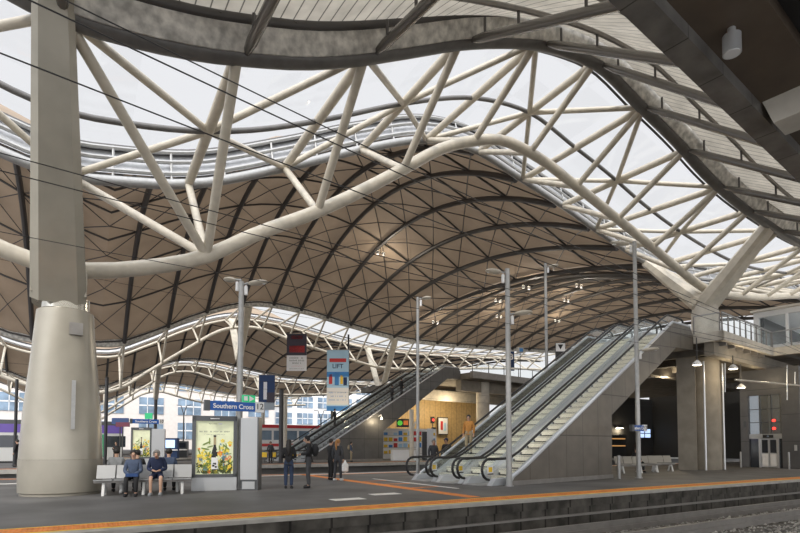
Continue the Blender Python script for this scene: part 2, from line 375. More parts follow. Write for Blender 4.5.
# skylight glass above the first truss
def skylight(name, v, T, K, hw=4.):
    us = [K[0] + (K[-1]-K[0])*i/60 for i in range(61)]
    m = MB()
    for a, b in zip(us, us[1:]):
        for j in range(6):
            p = [(v-hw-.6+(2*hw+1.2)*q/6) for q in (j, j+1)]
            zz = lambda u, q: T(u) + 1.05 + .5*math.sin(PI*q/6)
            m.add([(a, p[0], zz(a, j)), (b, p[0], zz(b, j)), (b, p[1], zz(b, j+1)), (a, p[1], zz(a, j+1))], [(0, 1, 2, 3)])
    o = m.build(name, skyglass); tag(o, kind='structure'); return o
skylight('window_1', 19, lambda u: max(T1(u)+.55, TN(u)-.3), K1)

def vault(name, va, vb, Ta, Tb, crest, K, nv, m_panel, rib_r, rib_m, pur, brace=True, power=1., rib_n=8, sub=2, off=.32, pillow=.22, za=0., zb=0.):
    """arched roof between two spines: ribs across, purlins along, lining panels above"""
    def Z(u, s):
        a, b = Ta(u)+za, Tb(u)+zb; mid = (a+b)/2; k = max(.0, crest(u)-mid)
        return a + (b-a)*s + k*(1-abs(2*s-1)**2)**power
    root = empty(name); tag(root, kind='structure')
    Vv = lambda s: va + (vb-va)*s
    for u in K: MB().tube([(u, Vv(i/24), Z(u, i/24)) for i in range(25)], rib_r, rib_n).build('arch_rib', rib_m, root, True)
    # panels: fan folded pillows
    m = MB()
    for a, b in zip(K, K[1:]):
        for j in range(nv):
            s0, s1 = j/nv, (j+1)/nv; um, sm = (a+b)/2, (s0+s1)/2
            ring = [(a, s0), (um, s0), (b, s0), (b, sm), (b, s1), (um, s1), (a, s1), (a, sm)]
            vs = [(u, Vv(s), Z(u, s)+off) for u, s in ring] + [(um, Vv(sm), Z(um, sm)+off+pillow)]
            m.add(vs, [(k, (k+1) % 8, 8) for k in range(8)])
    m.build('roof_lining', m_panel, root)
    for j in range(nv+1):
        s = j/nv
        pts = []
        for a, b in zip(K, K[1:]): pts += [(a, Vv(s), Z(a, s)+off*.55), ((a+b)/2, Vv(s), Z((a+b)/2, s)+off*.55)]
        pts.append((K[-1], Vv(s), Z(K[-1], s)+off*.55))
        MB().tube(pts, pur, 5).build('purlin', rib_m, root, True)
    if brace:
        for a, b in zip(K, K[1:]):
            q = MB()
            for j in range(nv):
                s0, s1 = j/nv, (j+1)/nv; um, sm = (a+b)/2, (s0+s1)/2
                c = (um, Vv(sm), Z(um, sm)+off*.5)
                for u, s in ((a, s0), (b, s0), (a, s1), (b, s1)): q.tube([(u, Vv(s), Z(u, s)+off*.4), c], .045, 4, False)
            q.build('brace_rods', dark_steel, root)
    return root, Z

V1, Z1 = vault('ceiling', 23.6, 60.4, T1, T2, CREST, K1 + [64, 68], 8, brown, .2, dark_steel, .085, za=.25, zb=.1)
vault('ceiling.001', 69.6, 106.4, T2, T2, lambda u: CREST(u)-.6 if u < 35 else 18.5, K2, 7, brown, .2, dark_steel, .09, brace=False, rib_n=5)
vault('ceiling.002', 115.6, 152.4, T2, T2, lambda u: CREST(u)-.6 if u < 35 else 18.5, K2, 6, brown, .22, dark_steel, .1, brace=False, rib_n=4)

# small twin uplights hung under the ribs
UPL = [(26, 47), (36.5, 37), (40, 45), (44, 37), (45.5, 51), (50, 44), (37, 53), (55, 50)]
ul = ['twin uplight under the roof left of the escalator lamp posts', 'twin uplight on the dark arch above the escalator top', 'twin uplight between the fawn arches above the stairs', 'twin uplight closest to the forked column arms', 'twin uplight low on the fawn vault by the lattice truss', 'twin uplight deep in the fawn vault', 'twin uplight on the lower left of the fawn vault', 'farthest twin uplight in the fawn vault']
for (u, v), lab in zip(UPL, ul):
    z = Z1(u, (v-23.6)/36.8) - .25
    r = empty('roof_uplight', (u, v, z), label=lab, cat='lamp', group='twin uplights under the vault')
    MB().box(-.4, .4, -.03, .03, -.5, -.44).build('bar', dark_steel, r); MB().box(-.03, .03, -.03, .03, -.45, .2).build('stem', dark_steel, r)
    for x in (-.36, .36):
        h_ = MB().lathe([(.12, -.62), (.16, -.4), (.16, -.34)], (x, 0, 0), 12).build('lamp_head', signwhite, r, True)
        MB().lathe([(.14, -.335), (.14, -.33)], (x, 0, 0), 12).build('lens', lampglow, h_)
# near bay of roof, rising from the near chord towards the viewer's platform
def near_bay():
    root = empty('ceiling.003'); tag(root, kind='structure')
    va, vb = 14.9, 6.5
    end = pchip([(-8, 11.5), (-4, 11.3), (-.6, 11.2), (3.6, 11.8), (7.7, 12.8), (11.6, 12.1), (16, 11.3), (20, 10.5), (22.5, 10.3), (30, 9.8), (45, 9.5)])
    K = [-4.1, -.6, 3.8, 8, 12, 15.9, 19.4, 22.5, 25.9, 29.1, 32.1, 35.5, 39]
    def Z(u, s): return (TN(u)-.05)*(1-s) + end(u)*s
    V = lambda s: va + (vb-va)*s
    for u in K: MB().tube([(u, V(i/12), Z(u, i/12)) for i in range(13)], [.09, .16] + [.16]*11, 10).build('arch_rib', rib_steel, root, True)
    m = MB(); us = [K[0] + (K[-1]-K[0])*i/72 for i in range(73)]
    for a, b in zip(us, us[1:]):
        for j in range(10):
            s0, s1 = .065+.935*j/10, .065+.935*(j+1)/10
            m.add([(a, V(s0), Z(a, s0)+.85), (b, V(s0), Z(b, s0)+.85), (b, V(s1), Z(b, s1)+.85), (a, V(s1), Z(a, s1)+.85)], [(0, 1, 2, 3)])
    m.build('roof_deck', deck, root)
    for s in (.3, .62, .95):
        MB().tube([(u, V(s), Z(u, s)+.68) for u in us], .09, 6).build('purlin', grey_steel, root, True)
    for u in K:
        for s in (.1, .3, .62): MB().tube([(u, V(s), Z(u, s)), (u, V(s), Z(u, s)+.7)], .05, 6).build('stub_post', dark_steel, root, True)
near_bay()
# the roof carries on over the viewer's own platform
m = MB()
for i in range(20):
    for j in range(8):
        a, b = -40+i*6, -34+i*6; c, d = 6.5-j*4.5, 2-j*4.5
        zz = lambda v: 11.2 + 2.5*math.sin(PI*(6.5-v)/36)
        m.add([(a, c, zz(c)), (b, c, zz(c)), (b, d, zz(d)), (a, d, zz(d))], [(0, 1, 2, 3)])
o = m.build('ceiling.004', deck); tag(o, kind='structure')

# ------------------------------------------------------------------ columns that fork under the trusses
def fork(u, v, zv, zt, hw, w0, w1, t0, t1, root, m=column_paint, name='forked_arm', du=0.):
    for s in (-1, 1):
        a, b = Vector((u, v + s*.15, zv)), Vector((u+du, v+s*hw, zt))
        # bevelled box arm, wide in u, tapering upward
        d = (b-a).normalized(); side = Vector((1, 0, 0)); nrm = d.cross(side).normalized()
        def ring(p, w, t):
            ch = .16*w
            return [p + side*x + nrm*y for x, y in ((-w/2+ch, -t/2), (w/2-ch, -t/2), (w/2, -t/2+ch), (w/2, t/2-ch), (w/2-ch, t/2), (-w/2+ch, t/2), (-w/2, t/2-ch), (-w/2, -t/2+ch))]
        vs = []; k = 6
        for i in range(k+1):
            q = i/k; vs += ring(a + (b-a)*q, w0+(w1-w0)*q, t0+(t1-t0)*q)
        fs = [tuple(range(7, -1, -1)), tuple(8*k+i for i in range(8))]
        for i in range(k):
            for j in range(8): fs.append((i*8+j, i*8+(j+1) % 8, (i+1)*8+(j+1) % 8, (i+1)*8+j))
        MB().add(vs, fs).build(name, m, root)
r = empty('forked_column', (-.47, 18.77, 0), label='huge pale forked column with a flared round base in front at the platform bench', cat='column')
MB().lathe([(1.02, 0), (1.02, .06), (1.07, .09), (1.08, .5), (1.08, 1.03)], n=48).build('base_band', column_paint, r, True)
MB().lathe([(1.07, 1.035), (1.06, 1.3), (1.0, 2.4), (.88, 3.7), (.79, 4.8), (.74, 5.42), (.69, 5.46)], n=48).build('flared_base', column_paint, r, True)
MB().lathe([(.62, 5.42), (.62, 5.85)], n=40).build('collar', shiny, r, True)
MB().box(.12, .46, -.86, -.6, 4.65, 5.0).build('access_plate', grey_steel, r)
MB().box(.22, .32, -1.03, -.8, 1.9, 3.3).build('cable_cover', galv, r)
k0 = MB()
for (a, za), (b, zb) in (((.56, 5.72), (.69, 5.86)), ((.69, 5.86), (.71, 6.3)), ((.71, 6.3), (.70, 6.6))):
    k0.hexa([(-a, -a*.82, za), (a, -a*.82, za), (a, a*.82, za), (-a, a*.82, za), (-b, -b*.82, zb), (b, -b*.82, zb), (b, b*.82, zb), (-b, b*.82, zb)])
k0.v = [(x-.17, y, z) for x, y, z in k0.v]; k0.build('fork_root', column_paint, r)
fork(-.17, 0, 5.85, 13.0, 4.5, 1.42, .78, 1.0, .7, r, du=-.17)
r = empty('forked_column', (34.6, 19, 7.4), label='pale forked column standing on the concourse deck above the escalators', cat='column')
MB().lathe([(.8, 0), (.8, 2.6), (.62, 3.4)], n=24).build('pedestal', pale_concrete, r, True)
fork(0, 0, 3.2, T1(34.6)-7.4, 4.0, 1.5, .95, 1.05, .6, r, cream)
for (u, v, T, B, rr, lab) in ((16.3, 65, T2, B2, .28, 'slim forked post under the peak of the second truss'), (36, 65, T2, B2, .45, 'pale forked column of the second truss beside the far escalators'), (1.2, 65, T2, B2, .22, 'slim dark post under the dip of the second truss'),
                         (12.2, 111, T2, B2, .3, 'slim forked post of the third truss above the far signs'), (33, 111, T2, B2, .4, 'forked post of the third truss behind the hanging banners')):
    r = empty('forked_column', (u, v, 0), label=lab, cat='column')
    zv = min(B(u)-3.4, T(u)-5.5) if u > 2 else B(u)
    MB().lathe([(rr, 0), (rr, zv)], n=14).build('post', column_paint if u > 13 else dark_steel, r, True)
    if u > 2: fork(0, 0, zv-.3, T(u), 4, .75, .9, .5, .45, r, cream)

# ------------------------------------------------------------------ escalators
YAW = math.radians(8); SL = math.tan(math.radians(30))
def escalator(root, w0, w1, ztop, m_step, first, nsign=True, nose0=-.55, dark=False):
    """local: x along the run, y across, z up"""
    L = nose0 + ztop/SL
    wa, wb = w0+.13, w1-.13
    z_at = lambda s: min(max(0, SL*(s-nose0)), ztop)
    def rail_pts(y):
        p = []
        rb = .37
        for i in range(9):
            a = -PI/2 - PI*i/8
            p.append((nose0-1.25+rb*math.cos(a)*1.0, y, .95-rb+rb*math.sin(a)))
        p += [(nose0-.5, y, .95), (nose0-.1, y, .97), (nose0+.5, y, .95+SL*.5)]
        p += [(L-.5, y, .95+ztop-SL*.5), (L+.1, y, .95+ztop-.02), (L+.6, y, .95+ztop)]
        for i in range(9):
            a = PI/2 - PI*i/8
            p.append((L+1.7+rb*math.cos(a), y, ztop+.95-rb+rb*math.sin(a)))
        return p
    for y in (wa, wb):
        MB().tube(rail_pts(y), .05, 8).build('handrail', rubber, root, True)
        MB().tube([(x, y_, z-.085 if i > 8 else z) for i, (x, y_, z) in enumerate(rail_pts(y)[8:-9])], .042, 8).build('handrail_sheen', sheen_m, root, True)  # bright tube added for the sky shine beside the handrail
        pts = [(nose0-1.3, .25), (nose0-.1, .25), (nose0+.4, .25+SL*.4), (L-.4, .25+ztop-SL*.4), (L+.1, ztop+.25), (L+1.8, ztop+.25), (L+1.95, ztop+.6), (L+1.8, ztop+.93), (L+.1, ztop+.9), (L-.5, .9+ztop-SL*.5), (nose0+.5, .9+SL*.5), (nose0-.1, .92), (nose0-1.3, .92), (nose0-1.55, .6)]
        MB().prism([(x, y-.008, z) for x, z in pts], (0, .016, 0)).build('balustrade_glass', glass, root)
        # brushed skirt deck that carries the balustrade
        base = [(nose0-1.25, .0), (nose0-1.0, .24), (nose0-.1, .26), (nose0+.4, .26+SL*.4), (L-.4, .26+ztop-SL*.4), (L+.1, ztop+.26), (L+1.6, ztop+.26), (L+1.6, ztop-.05), (L, ztop-.1), (nose0+.3, -.0)]
        d = .22
        MB().prism([(x, y-d/2, z) for x, z in base], (0, d, 0)).build('skirt_deck', sheen_m, root)
    # steps, each its own mesh copy
    depth = .45; rise = depth*SL; n = int(ztop/rise)
    st = None
    for i in range(n):
        if st is None:
            st = MB().box(0, depth+.02, wa+.12, wb-.12, rise-.03, rise).box(.0, .03, wa+.12, wb-.12, .05, rise-.045).box(.02, .05, wa+.12, wb-.12, -.12, rise-.03)
            for y in (wa+.12, wb-.20): st.box(-.004, .02, y, y+.08, .03, .12)
            st = st.build('step', [m_step, riser, black_steel], root)
            for p in st.data.polygons: p.material_index = 0 if p.index < 6 or dark else (1 if p.index < 12 else 2)
            o = st
        else: o = st.copy(); C.objects.link(o); o.parent = root
        o.location = (nose0+.1+i*depth, 0, i*rise)
    MB().box(nose0-1.5, nose0+.12, wa+.12, wb-.12, .0, .02).build('comb_plate', galv, root)
    MB().box(L+.0, L+1.8, wa+.12, wb-.12, ztop-.04, ztop).build('landing_plate', galv, root)
    if nsign:
        sg = MB().box(nose0-1.36, nose0-1.06, wa-.03, wa-.012, .42, .72).build('safety_sign', signwhite, root)
        MB().box(nose0-1.30, nose0-1.12, wa-.04, wa-.03, .49, .66).build('yellow_patch', yellowsign, sg)
        MB().box(nose0-1.36, nose0-1.06, wa-.036, wa-.03, .40, .44).build('black_strip', ink, sg)
        MB().box(nose0-1.0, nose0-.86, wa-.1, wa+.02, .02, .09).build('orange_marker', yellowsign, root)

def bank(o, n, pitch, ztop, labels, m_step, clad, support_label, x_end=5.8, group=None, dark=False, width0=.28):
    yaw = YAW
    for k in range(n):
        r = empty('escalator', (o[0], o[1], 0), yaw, label=labels[k], cat='escalator', group=group)
        escalator(r, width0+pitch*k, width0+pitch*(k+1), ztop, m_step, k == 0, True, dark=dark)
    L = -.55 + ztop/SL
    r = empty('escalator_enclosure', (o[0], o[1], 0), yaw, label=support_label, cat='escalator enclosure')
    W = width0*2+pitch*n
    side = [(-1.2, 0), (-.95, .3), (-.6, .47), (-.1, .72), (4.48, 3.38), (L-.15, ztop+.44), (L+1.9, ztop+.48), (L+2.2, ztop+.1), (L+2.2, ztop-.75), (L+.2, ztop-.82), (x_end+.05, 2.78*1.0), (x_end, 0)]
    for i, y in enumerate((0, W-.06)):
        MB().prism([(x, y, z) for x, z in side], (0, .06, 0)).build('side_cladding', clad, r)
        pts = [(-1.15, .1), (-.95, .32), (-.6, .49), (-.1, .74), (4.48, 3.4), (L-.15, ztop+.46), (L+1.9, ztop+.5)]
        MB().tube([(x, y+.03, z) for x, z in pts], .07, 8).build('edge_capping', sheen_m, r, True)
    core = [(.2, 0), (.8, 0), (L+.25, ztop-.32), (L+2.1, ztop-.3), (L+2.1, ztop-.74), (L+.2, ztop-.8), (x_end+.05, 2.8), (x_end, 0)]
    MB().prism([(x, .07, z) for x, z in core], (0, W-.15, 0)).build('truss_box', dark_concrete, r)
    MB().box(-1.1, x_end, -.06, .0, 0, .16).build('plinth', grey_steel, r)
    return r
bank((14.3, 14.4), 3, 1.47, 7.4, ['nearest of three cream-stepped escalators, beside the lamp post', 'middle escalator of the three rising from the near platform', 'third escalator back from the lamp post, with people at its foot'], stepm, bronze_clad,
     'bronze panelled enclosure under the near escalators', group='escalators up from the near platform')
bank((17.6, 43.2), 3, 2.0, 9.3, ['nearest of the three dark escalators on the far platform', 'middle of the three dark far-platform escalators', 'rearmost of the three dark far-platform escalators'], step_dark, slate_clad,
     'slate grey panelled enclosure under the dark far escalators', x_end=7.2, group='escalators up from the far platform', dark=True)

# ------------------------------------------------------------------ concourse deck over the platforms (frame turned with the escalators)
def sw(s, w, o=(14.3, 14.4)): return (o[0]+s*math.cos(YAW)-w*math.sin(YAW), o[1]+s*math.sin(YAW)+w*math.cos(YAW))
def balustrade(parent, a, b, z, h=1.05, npost=6, post=grey_steel):
    a, b = Vector((*a, z)), Vector((*b, z)); up = Vector((0, 0, h))
    MB().beam(a+up, b+up, .07, .06).build('handrail', galv, parent)
    for i in range(npost+1):
        p = a.lerp(b, i/npost); MB().beam(p - Vector((0, 0, .3)), p+up, .09, .06, .05, .05).build('post', post, parent)
    d = (b-a).normalized()
    for i in range(npost):
        p, q = a.lerp(b, i/npost)+d*.06, a.lerp(b, (i+1)/npost)-d*.06
        n = d.cross(Vector((0, 0, 1)))*.006
        MB().hexa([p-n+up*.06, q-n+up*.06, q+n+up*.06, p+n+up*.06, p-n+up*.94, q-n+up*.94, q+n+up*.94, p+n+up*.94]).build('glass_panel', glass, parent)
r = empty('concourse_deck', (*sw(14.5, -1.4), 6.0), YAW, label='pale edged concourse deck with glass balustrade above the right pillars', cat='concourse')
R0 = sw(14.5, -1.4)
def L_(s, w): return (s-14.5, w+1.4)
def deckpart(s0, s1, w0, w1, z0, z1, name, m):
    a, b = L_(s0, w0), L_(s1, w1); return MB().box(a[0], b[0], a[1], b[1], z0-6, z1-6).build(name, m, r)
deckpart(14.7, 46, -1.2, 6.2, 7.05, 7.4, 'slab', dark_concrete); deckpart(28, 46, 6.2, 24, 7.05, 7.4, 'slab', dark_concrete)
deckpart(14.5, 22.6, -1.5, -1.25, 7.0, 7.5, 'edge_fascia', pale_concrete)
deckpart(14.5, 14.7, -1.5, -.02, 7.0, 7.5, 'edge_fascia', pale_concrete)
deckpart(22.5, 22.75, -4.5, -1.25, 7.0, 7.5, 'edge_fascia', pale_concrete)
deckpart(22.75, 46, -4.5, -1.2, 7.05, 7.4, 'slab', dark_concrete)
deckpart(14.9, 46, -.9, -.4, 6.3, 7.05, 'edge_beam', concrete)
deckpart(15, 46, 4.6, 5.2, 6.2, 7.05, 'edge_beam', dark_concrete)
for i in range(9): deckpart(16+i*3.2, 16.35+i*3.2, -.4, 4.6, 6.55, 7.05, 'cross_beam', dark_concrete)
for i in range(6): deckpart(15.6+i*1.2, 15.75+i*1.2, -1.25, -.9, 6.85, 7.05, 'edge_bracket', grey_steel)
def bl(a, b, n): balustrade(r, L_(*a), L_(*b), 1.45, npost=n)
bl((14.7, -1.38), (22.5, -1.38), 9); bl((14.62, -1.3), (14.62, 0), 1); bl((22.62, -4.4), (22.62, -1.4), 3)
# white kiosk room on the deck
r = empty('kiosk_room', (*sw(24, -3.4), 7.42), YAW, label='white walled room with dark window on the concourse deck edge', cat='room')
MB().box(0, 9, 0, 3.4, 0, .5).box(0, .3, 0, .3, .5, 2.4).box(0, .3, 3.1, 3.4, .5, 2.4).box(0, 9, 0, 3.4, 2.4, 2.75).box(8.7, 9, 0, 3.4, .5, 2.4).build('walls', facade_white, r)
MB().box(.06, .12, .3, 3.1, .5, 2.4).box(.3, 8.7, .1, .16, .5, 2.4).build('window_pane', glass, r)
MB().box(.3, 8.7, 2.9, 3.4, .5, 2.4).build('back_panel', frame_grey, r)
for x in (1.6, 3.0, 4.4, 5.8, 7.2): MB().box(x, x+.14, .02, .2, .5, 2.4).build('mullion', facade_white, r)
for z in (1.1, 1.75): MB().box(.3, 8.7, .04, .1, z, z+.05).build('window_bar', galv, r)
MB().box(.05, .2, 1.5, 1.65, .5, 2.4).build('mullion', facade_white, r)
MB().box(-.25, 9.2, -.3, 3.5, 2.75, 2.9).build('roof_slab', pale_concrete, r)

# pillars
for (u, v, w, d, lab) in ((30.6, 18.0, .95, .95, 'square concrete pillar behind the platform seats'), (34.0, 18.3, .8, .9, 'square concrete pillar half hidden behind the round one')):
    o = MB().box(-w/2, w/2, -d/2, d/2, 0, 6.75).build('pillar', concrete, None, False, (u, v, 0), YAW+.35); tag(o, lab, 'pillar')
o = MB().lathe([(.86, 0), (.86, 6.6)], n=32).build('pillar', concrete, None, True, (31.95, 17.75, 0)); tag(o, 'broad round concrete pillar between two square ones', 'pillar')
o = MB().lathe([(.06, 0), (.06, 6.3)], n=10).build('downpipe', alum, None, True, (30.85, 17.1, 0)); tag(o, 'thin bright downpipe between the square and round pillars', 'pipe')
o = MB().lathe([(.06, 0), (.05, 6.3)], n=10).build('downpipe', alum, None, True, (32.65, 17.0, 0)); tag(o, 'thin bright downpipe at the far side of the round pillar', 'pipe')

b_sky_l = mat('pale_blue', (.5, .65, .9), .5)
# lift tower
r = empty('lift_tower', (37.4, 15.0, 0), 0, label='grey lift tower with glass front and steel doors', cat='lift')
lift_clad = seams(mat('lift_cladding', (.13, .13, .135), .42, .2, .1, 1.6), 'Z', .6, .015, .4)
MB().box(0, 3, 0, 1.0, 0, 6.3).build('corner_pier', lift_clad, r)
MB().box(0, 3, 2.92, 3.4, 0, 6.3).build('corner_pier', lift_clad, r)
MB().box(0, 3, 1.0, 2.92, 4.65, 6.3).build('header', lift_clad, r)
MB().box(.12, .16, 1.0, 2.92, 2.15, 4.65).build('glass_front', mat('mirror_glass', (.34, .37, .40), .04, .75), r)
for y in (1.6, 2.25): MB().box(.08, .14, y-.025, y+.025, 2.15, 4.65).build('mullion', frame_grey, r)
for z in (2.9, 3.75): MB().box(.09, .14, 1.0, 2.92, z-.02, z+.02).build('transom', frame_grey, r)
MB().box(.05, .3, 1.0, 2.92, 1.85, 2.15).build('door_head', panel_grey, r)
for y0, y1 in ((1.32, 1.78), (1.80, 2.26)):
    d_ = MB().box(.12, .16, y0, y1, .03, 1.85).build('door', alum, r)
    MB().box(.10, .12, y0+.06, y1-.06, .95, 1.78).build('door_window', darkglass, d_)
    MB().box(.10, .12, y0+.06, y1-.06, .12, .88).build('door_panel', signwhite, d_)
for y in (1.22, 2.28): MB().box(.06, .2, y, y+.09, .0, 1.85).build('door_jamb', alum, r)
for y0, y1 in ((1.0, 1.22), (2.37, 2.92)): MB().box(.14, .2, y0, y1, 0, 1.85).build('side_glass', darkglass, r)
MB().box(.02, .05, 1.5, 2.1, 1.9, 2.1).build('lift_sign', ink, r)
text('pictogram', 'o', .2, (.015, 1.8, 2.02), (PI/2, 0, -PI/2), b_sky_l, r)
MB().box(-.02, 0, .2, .35, 1.1, 1.45).build('call_panel', alum, r)
for z in (2.5, 3.0): MB().lathe([(.08, 0), (.08, .05)], n=10).xf(Matrix.Translation((.1, 1.47, z)) @ Matrix.Rotation(-PI/2, 4, 'Y')).build('red_indicator', redglow, r)
MB().box(-.03, 0, 3.05, 3.2, 2.6, 3.0).build('wall_lamp', frame_grey, r)
for i, y in enumerate((14.6, 15.2)):
    o = MB().lathe([(.05, 0), (.05, 1.0), (.03, 1.02)], n=10).build('bollard', galv, None, True, (36.3, y if i else 17.9, 0)); tag(o, ('steel bollard in front of the lift pier, nearer the platform edge', 'steel bollard in front of the lift, beside the pillars')[1-i], 'bollard')

# near-black walls added for the shade below the deck
w_ = MB().box(46, 110, 39.6, 40, 0, 7).build('wall_shade_back', shade_wall); tag(w_, kind='structure')
w_ = MB().box(60, 60.4, 12, 40, 0, 9).build('wall_shade_east', shade_wall); tag(w_, kind='structure')
for k, (px_u, z, lab) in enumerate(((47.2, 3.4, 'small warm wall lamp just right of the escalator enclosure'), (53.5, 3.3, 'wide warm wall lamp on the dark wall behind the seats'))):
    r = empty('wall_lamp', (px_u, 39.58, z), label=lab, cat='lamp', group='lamps on the dark wall')
    MB().box(-.6, .6, -.2, 0, .12, .22).build('housing', frame_grey, r)
    MB().box(-.55, .55, -.18, -.02, .06, .12).build('diffuser', lampglow, r)
r = empty('vending_machine', (51.5, 39.2, 0), label='dark snack kiosk with two orange shelves on the shaded wall', cat='kiosk')
MB().box(-2.2, 2.2, -.4, .3, 0, 2.6).build('cabinet', black_steel, r)
for z in (1.3, 2.1): MB().box(-2, 2, -.45, -.38, z, z+.12).build('shelf_light', mat('shelf_glow%d' % int(z*10), (.7, .4, .15), .5, emit=(.9, .45, .15), estr=.5), r)
r = empty('departure_screen', (58, 39.47, 2.2), label='pair of pale blue departure screens on the dark wall', cat='screen')
MB().box(-1.3, 1.3, -.1, .1, 0, 1.3).build('casing', black_steel, r)
for x in (-.6, .6):
    for z in (.15, .7): MB().box(x-.5, x+.5, -.13, -.1, z, z+.45).build('display', screenglow, r)

# near canopy soffit above the viewer's own platform
r = empty('canopy_soffit', (5, 3.6, 6.3), math.radians(7.1), label='dark metal canopy underside with steel fascia, top right overhead', cat='canopy')
sheet = seams(mat('fascia_sheet', (.26, .25, .235), .33, .5, .28, 2.5), 'X', 1.0, .02, .4)
MB().box(-8, 24, -.30, .0, -.05, .5).build('edge_fascia', sheet, r)
MB().box(-8, 24, -1.0, -.30, .12, .5).build('brown_soffit', mat('brown_soffit', (.12, .09, .065), .6, .1, .15, 2), r)
MB().box(-8, 24, -1.35, -1.0, .3, .55).build('dark_groove', black_steel, r)
MB().box(-8, 24, -4.5, -1.35, .1, .55).build('brown_soffit', seams(mat('soffit_sheet', (.17, .14, .11), .6, .1, .15, 2), 'X', .5, .01, .3), r)
MB().prism([(3.35, -.32, .12), (3.35, -1.6, .12), (3.35, -1.6, -.25), (3.35, -.45, -.25)], (.5, 0, 0)).build('cross_beam', pale_concrete, r)
r = empty('cylinder_lamp', (6.55, 3.2, 6.33), label='short silver cylinder lamp fixed under the overhead canopy', cat='lamp')
MB().lathe([(.04, -.22), (.10, -.22), (.10, .0), (.045, .02), (.045, .1)], n=24).build('body', alum, r, True)
MB().lathe([(.085, -.225), (.085, -.21)], n=24).build('lens', signwhite, r)

# ------------------------------------------------------------------ lamp posts
def lamp_post(u, v, h, label, arms, r0=.085, m=galv, sign=None):
    r = empty('lamp_post', (u, v, 0), label=label, cat='lamp post', group='platform lamp posts')
    MB().lathe([(.16, 0), (.16, .03), (r0*1.15, .04), (r0, .5), (r0*.85, h)], n=16).build('pole', m, r, True)
    for (z, ang, ln) in arms:
        d = Vector((math.cos(ang), math.sin(ang), 0))
        p = Vector((0, 0, z))
        a = MB().tube([p, p+d*.25+Vector((0, 0, .04))], .035, 8).build('bracket', m, r, True)
        hd = MB().ball((0, 0, 0), ln/2, .19, .085, 14, 6)
        hd.xf(Matrix.Translation(p + d*(.2+ln/2) + Vector((0, 0, .06))) @ Matrix.Rotation(ang, 4, 'Z') @ Matrix.Rotation(math.radians(-6), 4, 'Y'))
        h_ = hd.build('lamp_head', cream, r, True)
        ln_ = MB().ball((0, 0, 0), ln*.36, .11, .03, 12, 5)
        ln_.xf(Matrix.Translation(p + d*(.22+ln/2) + Vector((0, 0, .025))) @ Matrix.Rotation(ang, 4, 'Z')); ln_.build('diffuser', signwhite, h_, True)
        MB().lathe([(.06, 0), (.06, .28), (.03, .32)], (d.x*.16, d.y*.16, z-.36), 10).build('speaker', signwhite, r, True)
    return r
RA = math.atan2(-.516, .8566)          # towards the right of the view
lamp_post(4.52, 17.85, 6.95, 'tall lamp post with two lamp heads rising behind the wine poster', [(6.85, RA, .7), (7.0, RA+PI*.9, .5)], .1)
lamp_post(14.5, 22.33, 8.95, 'slim grey lamp post standing left of the escalator ends', [(8.85, RA, .5)])
lamp_post(12.95, 14.05, 7.75, 'lamp post right in front of the escalator foot', [(7.6, RA+PI, .6), (6.1, RA, .7)], .1)
lamp_post(23.8, 22.5, 12.4, 'lamp post rising from between the escalators, behind the nearer one', [(12.2, RA, .6)], .1)
lp = lamp_post(20.91, 14.5, 10.5, 'tallest lamp post, by the platform seats and small blue sign', [(10.35, RA+PI, .9), (5.6, RA, .8)], .1)

# platform name signs
def name_sign(loc, rot, L, h, label, num, txt='Southern Cross', size=None, exit_=False, group='platform name signs'):
    r = empty('station_sign', loc, rot, label=label, cat='sign', group=group)
    MB().box(-L/2, L/2, -.05, .05, -h/2, h/2).build('board', signblue, r)
    MB().box(-L/2-.16, -L/2, -.07, .07, -h/2-.02, h/2+.02).build('end_cap', frame_grey, r)
    text('lettering', txt, size or h*.70, (0.02, -.056, -.01), (PI/2, 0, 0), signwhite, r, bold=.004)
    n_ = MB().box(L/2, L/2+h*1.05, -.05, .05, -h*.55, h*.62).build('number_plate', signwhite, r)
    text('lettering', num, h*.95, (L/2+h*.52, -.056, .02), (PI/2, 0, 0), ink, r)
    if exit_:
        e = MB().box(L/2-.42, L/2, -.05, .05, h/2+.01, h/2+.24).build('exit_panel', signgreen, r)
        MB().box(L/2-.38, L/2-.26, -.06, -.05, h/2+.06, h/2+.2).build('pictogram', signwhite, e)
        MB().prism([(L/2-.2, -.055, h/2+.03), (L/2-.04, -.055, h/2+.125), (L/2-.2, -.055, h/2+.22)], (0, .004, 0)).build('arrow', signwhite, e)
    MB().box(-.2, -.1, .05, .12, -h/2, h/2).build('bracket', frame_grey, r)
    return r
name_sign((4.13, 17.2, 2.68), math.radians(6), 1.46, .29, 'blue Southern Cross sign above the wine poster, number 12 beside it', '12', exit_=True)
name_sign((20.62, 14.3, 2.18), math.radians(3), .72, .24, 'small blue Southern Cross sign on the lamp post by the seats', '12', exit_=False)
name_sign((4.0, 42.2, 3.15), math.radians(4), 1.75, .32, 'blue Southern Cross sign above the far platform poster', '10')

def marks(name, cx, z, width, h, m, y, parent, seed=1):
    rn = random.Random(seed); q = MB(); x = cx - width/2
    while x < cx + width/2 - h*.4:
        w = h*rn.uniform(.35, .7)
        if rn.random() < .8:
            q.box(x, x+h*.14, y-.002, y, z-h/2, z+h/2)
            q.box(x, x+w*.8, y-.002, y, z+(h*.32 if rn.random() < .5 else -h*.1), z+(h*.46 if rn.random() < .5 else h*.06)) if False else q.box(x+h*.14, x+w*.8, y-.002, y, z-h*.07, z+h*.07)
        x += w + h*.12
    o = q.build(name, m, parent); o['kind'] = 'stuff'; return o
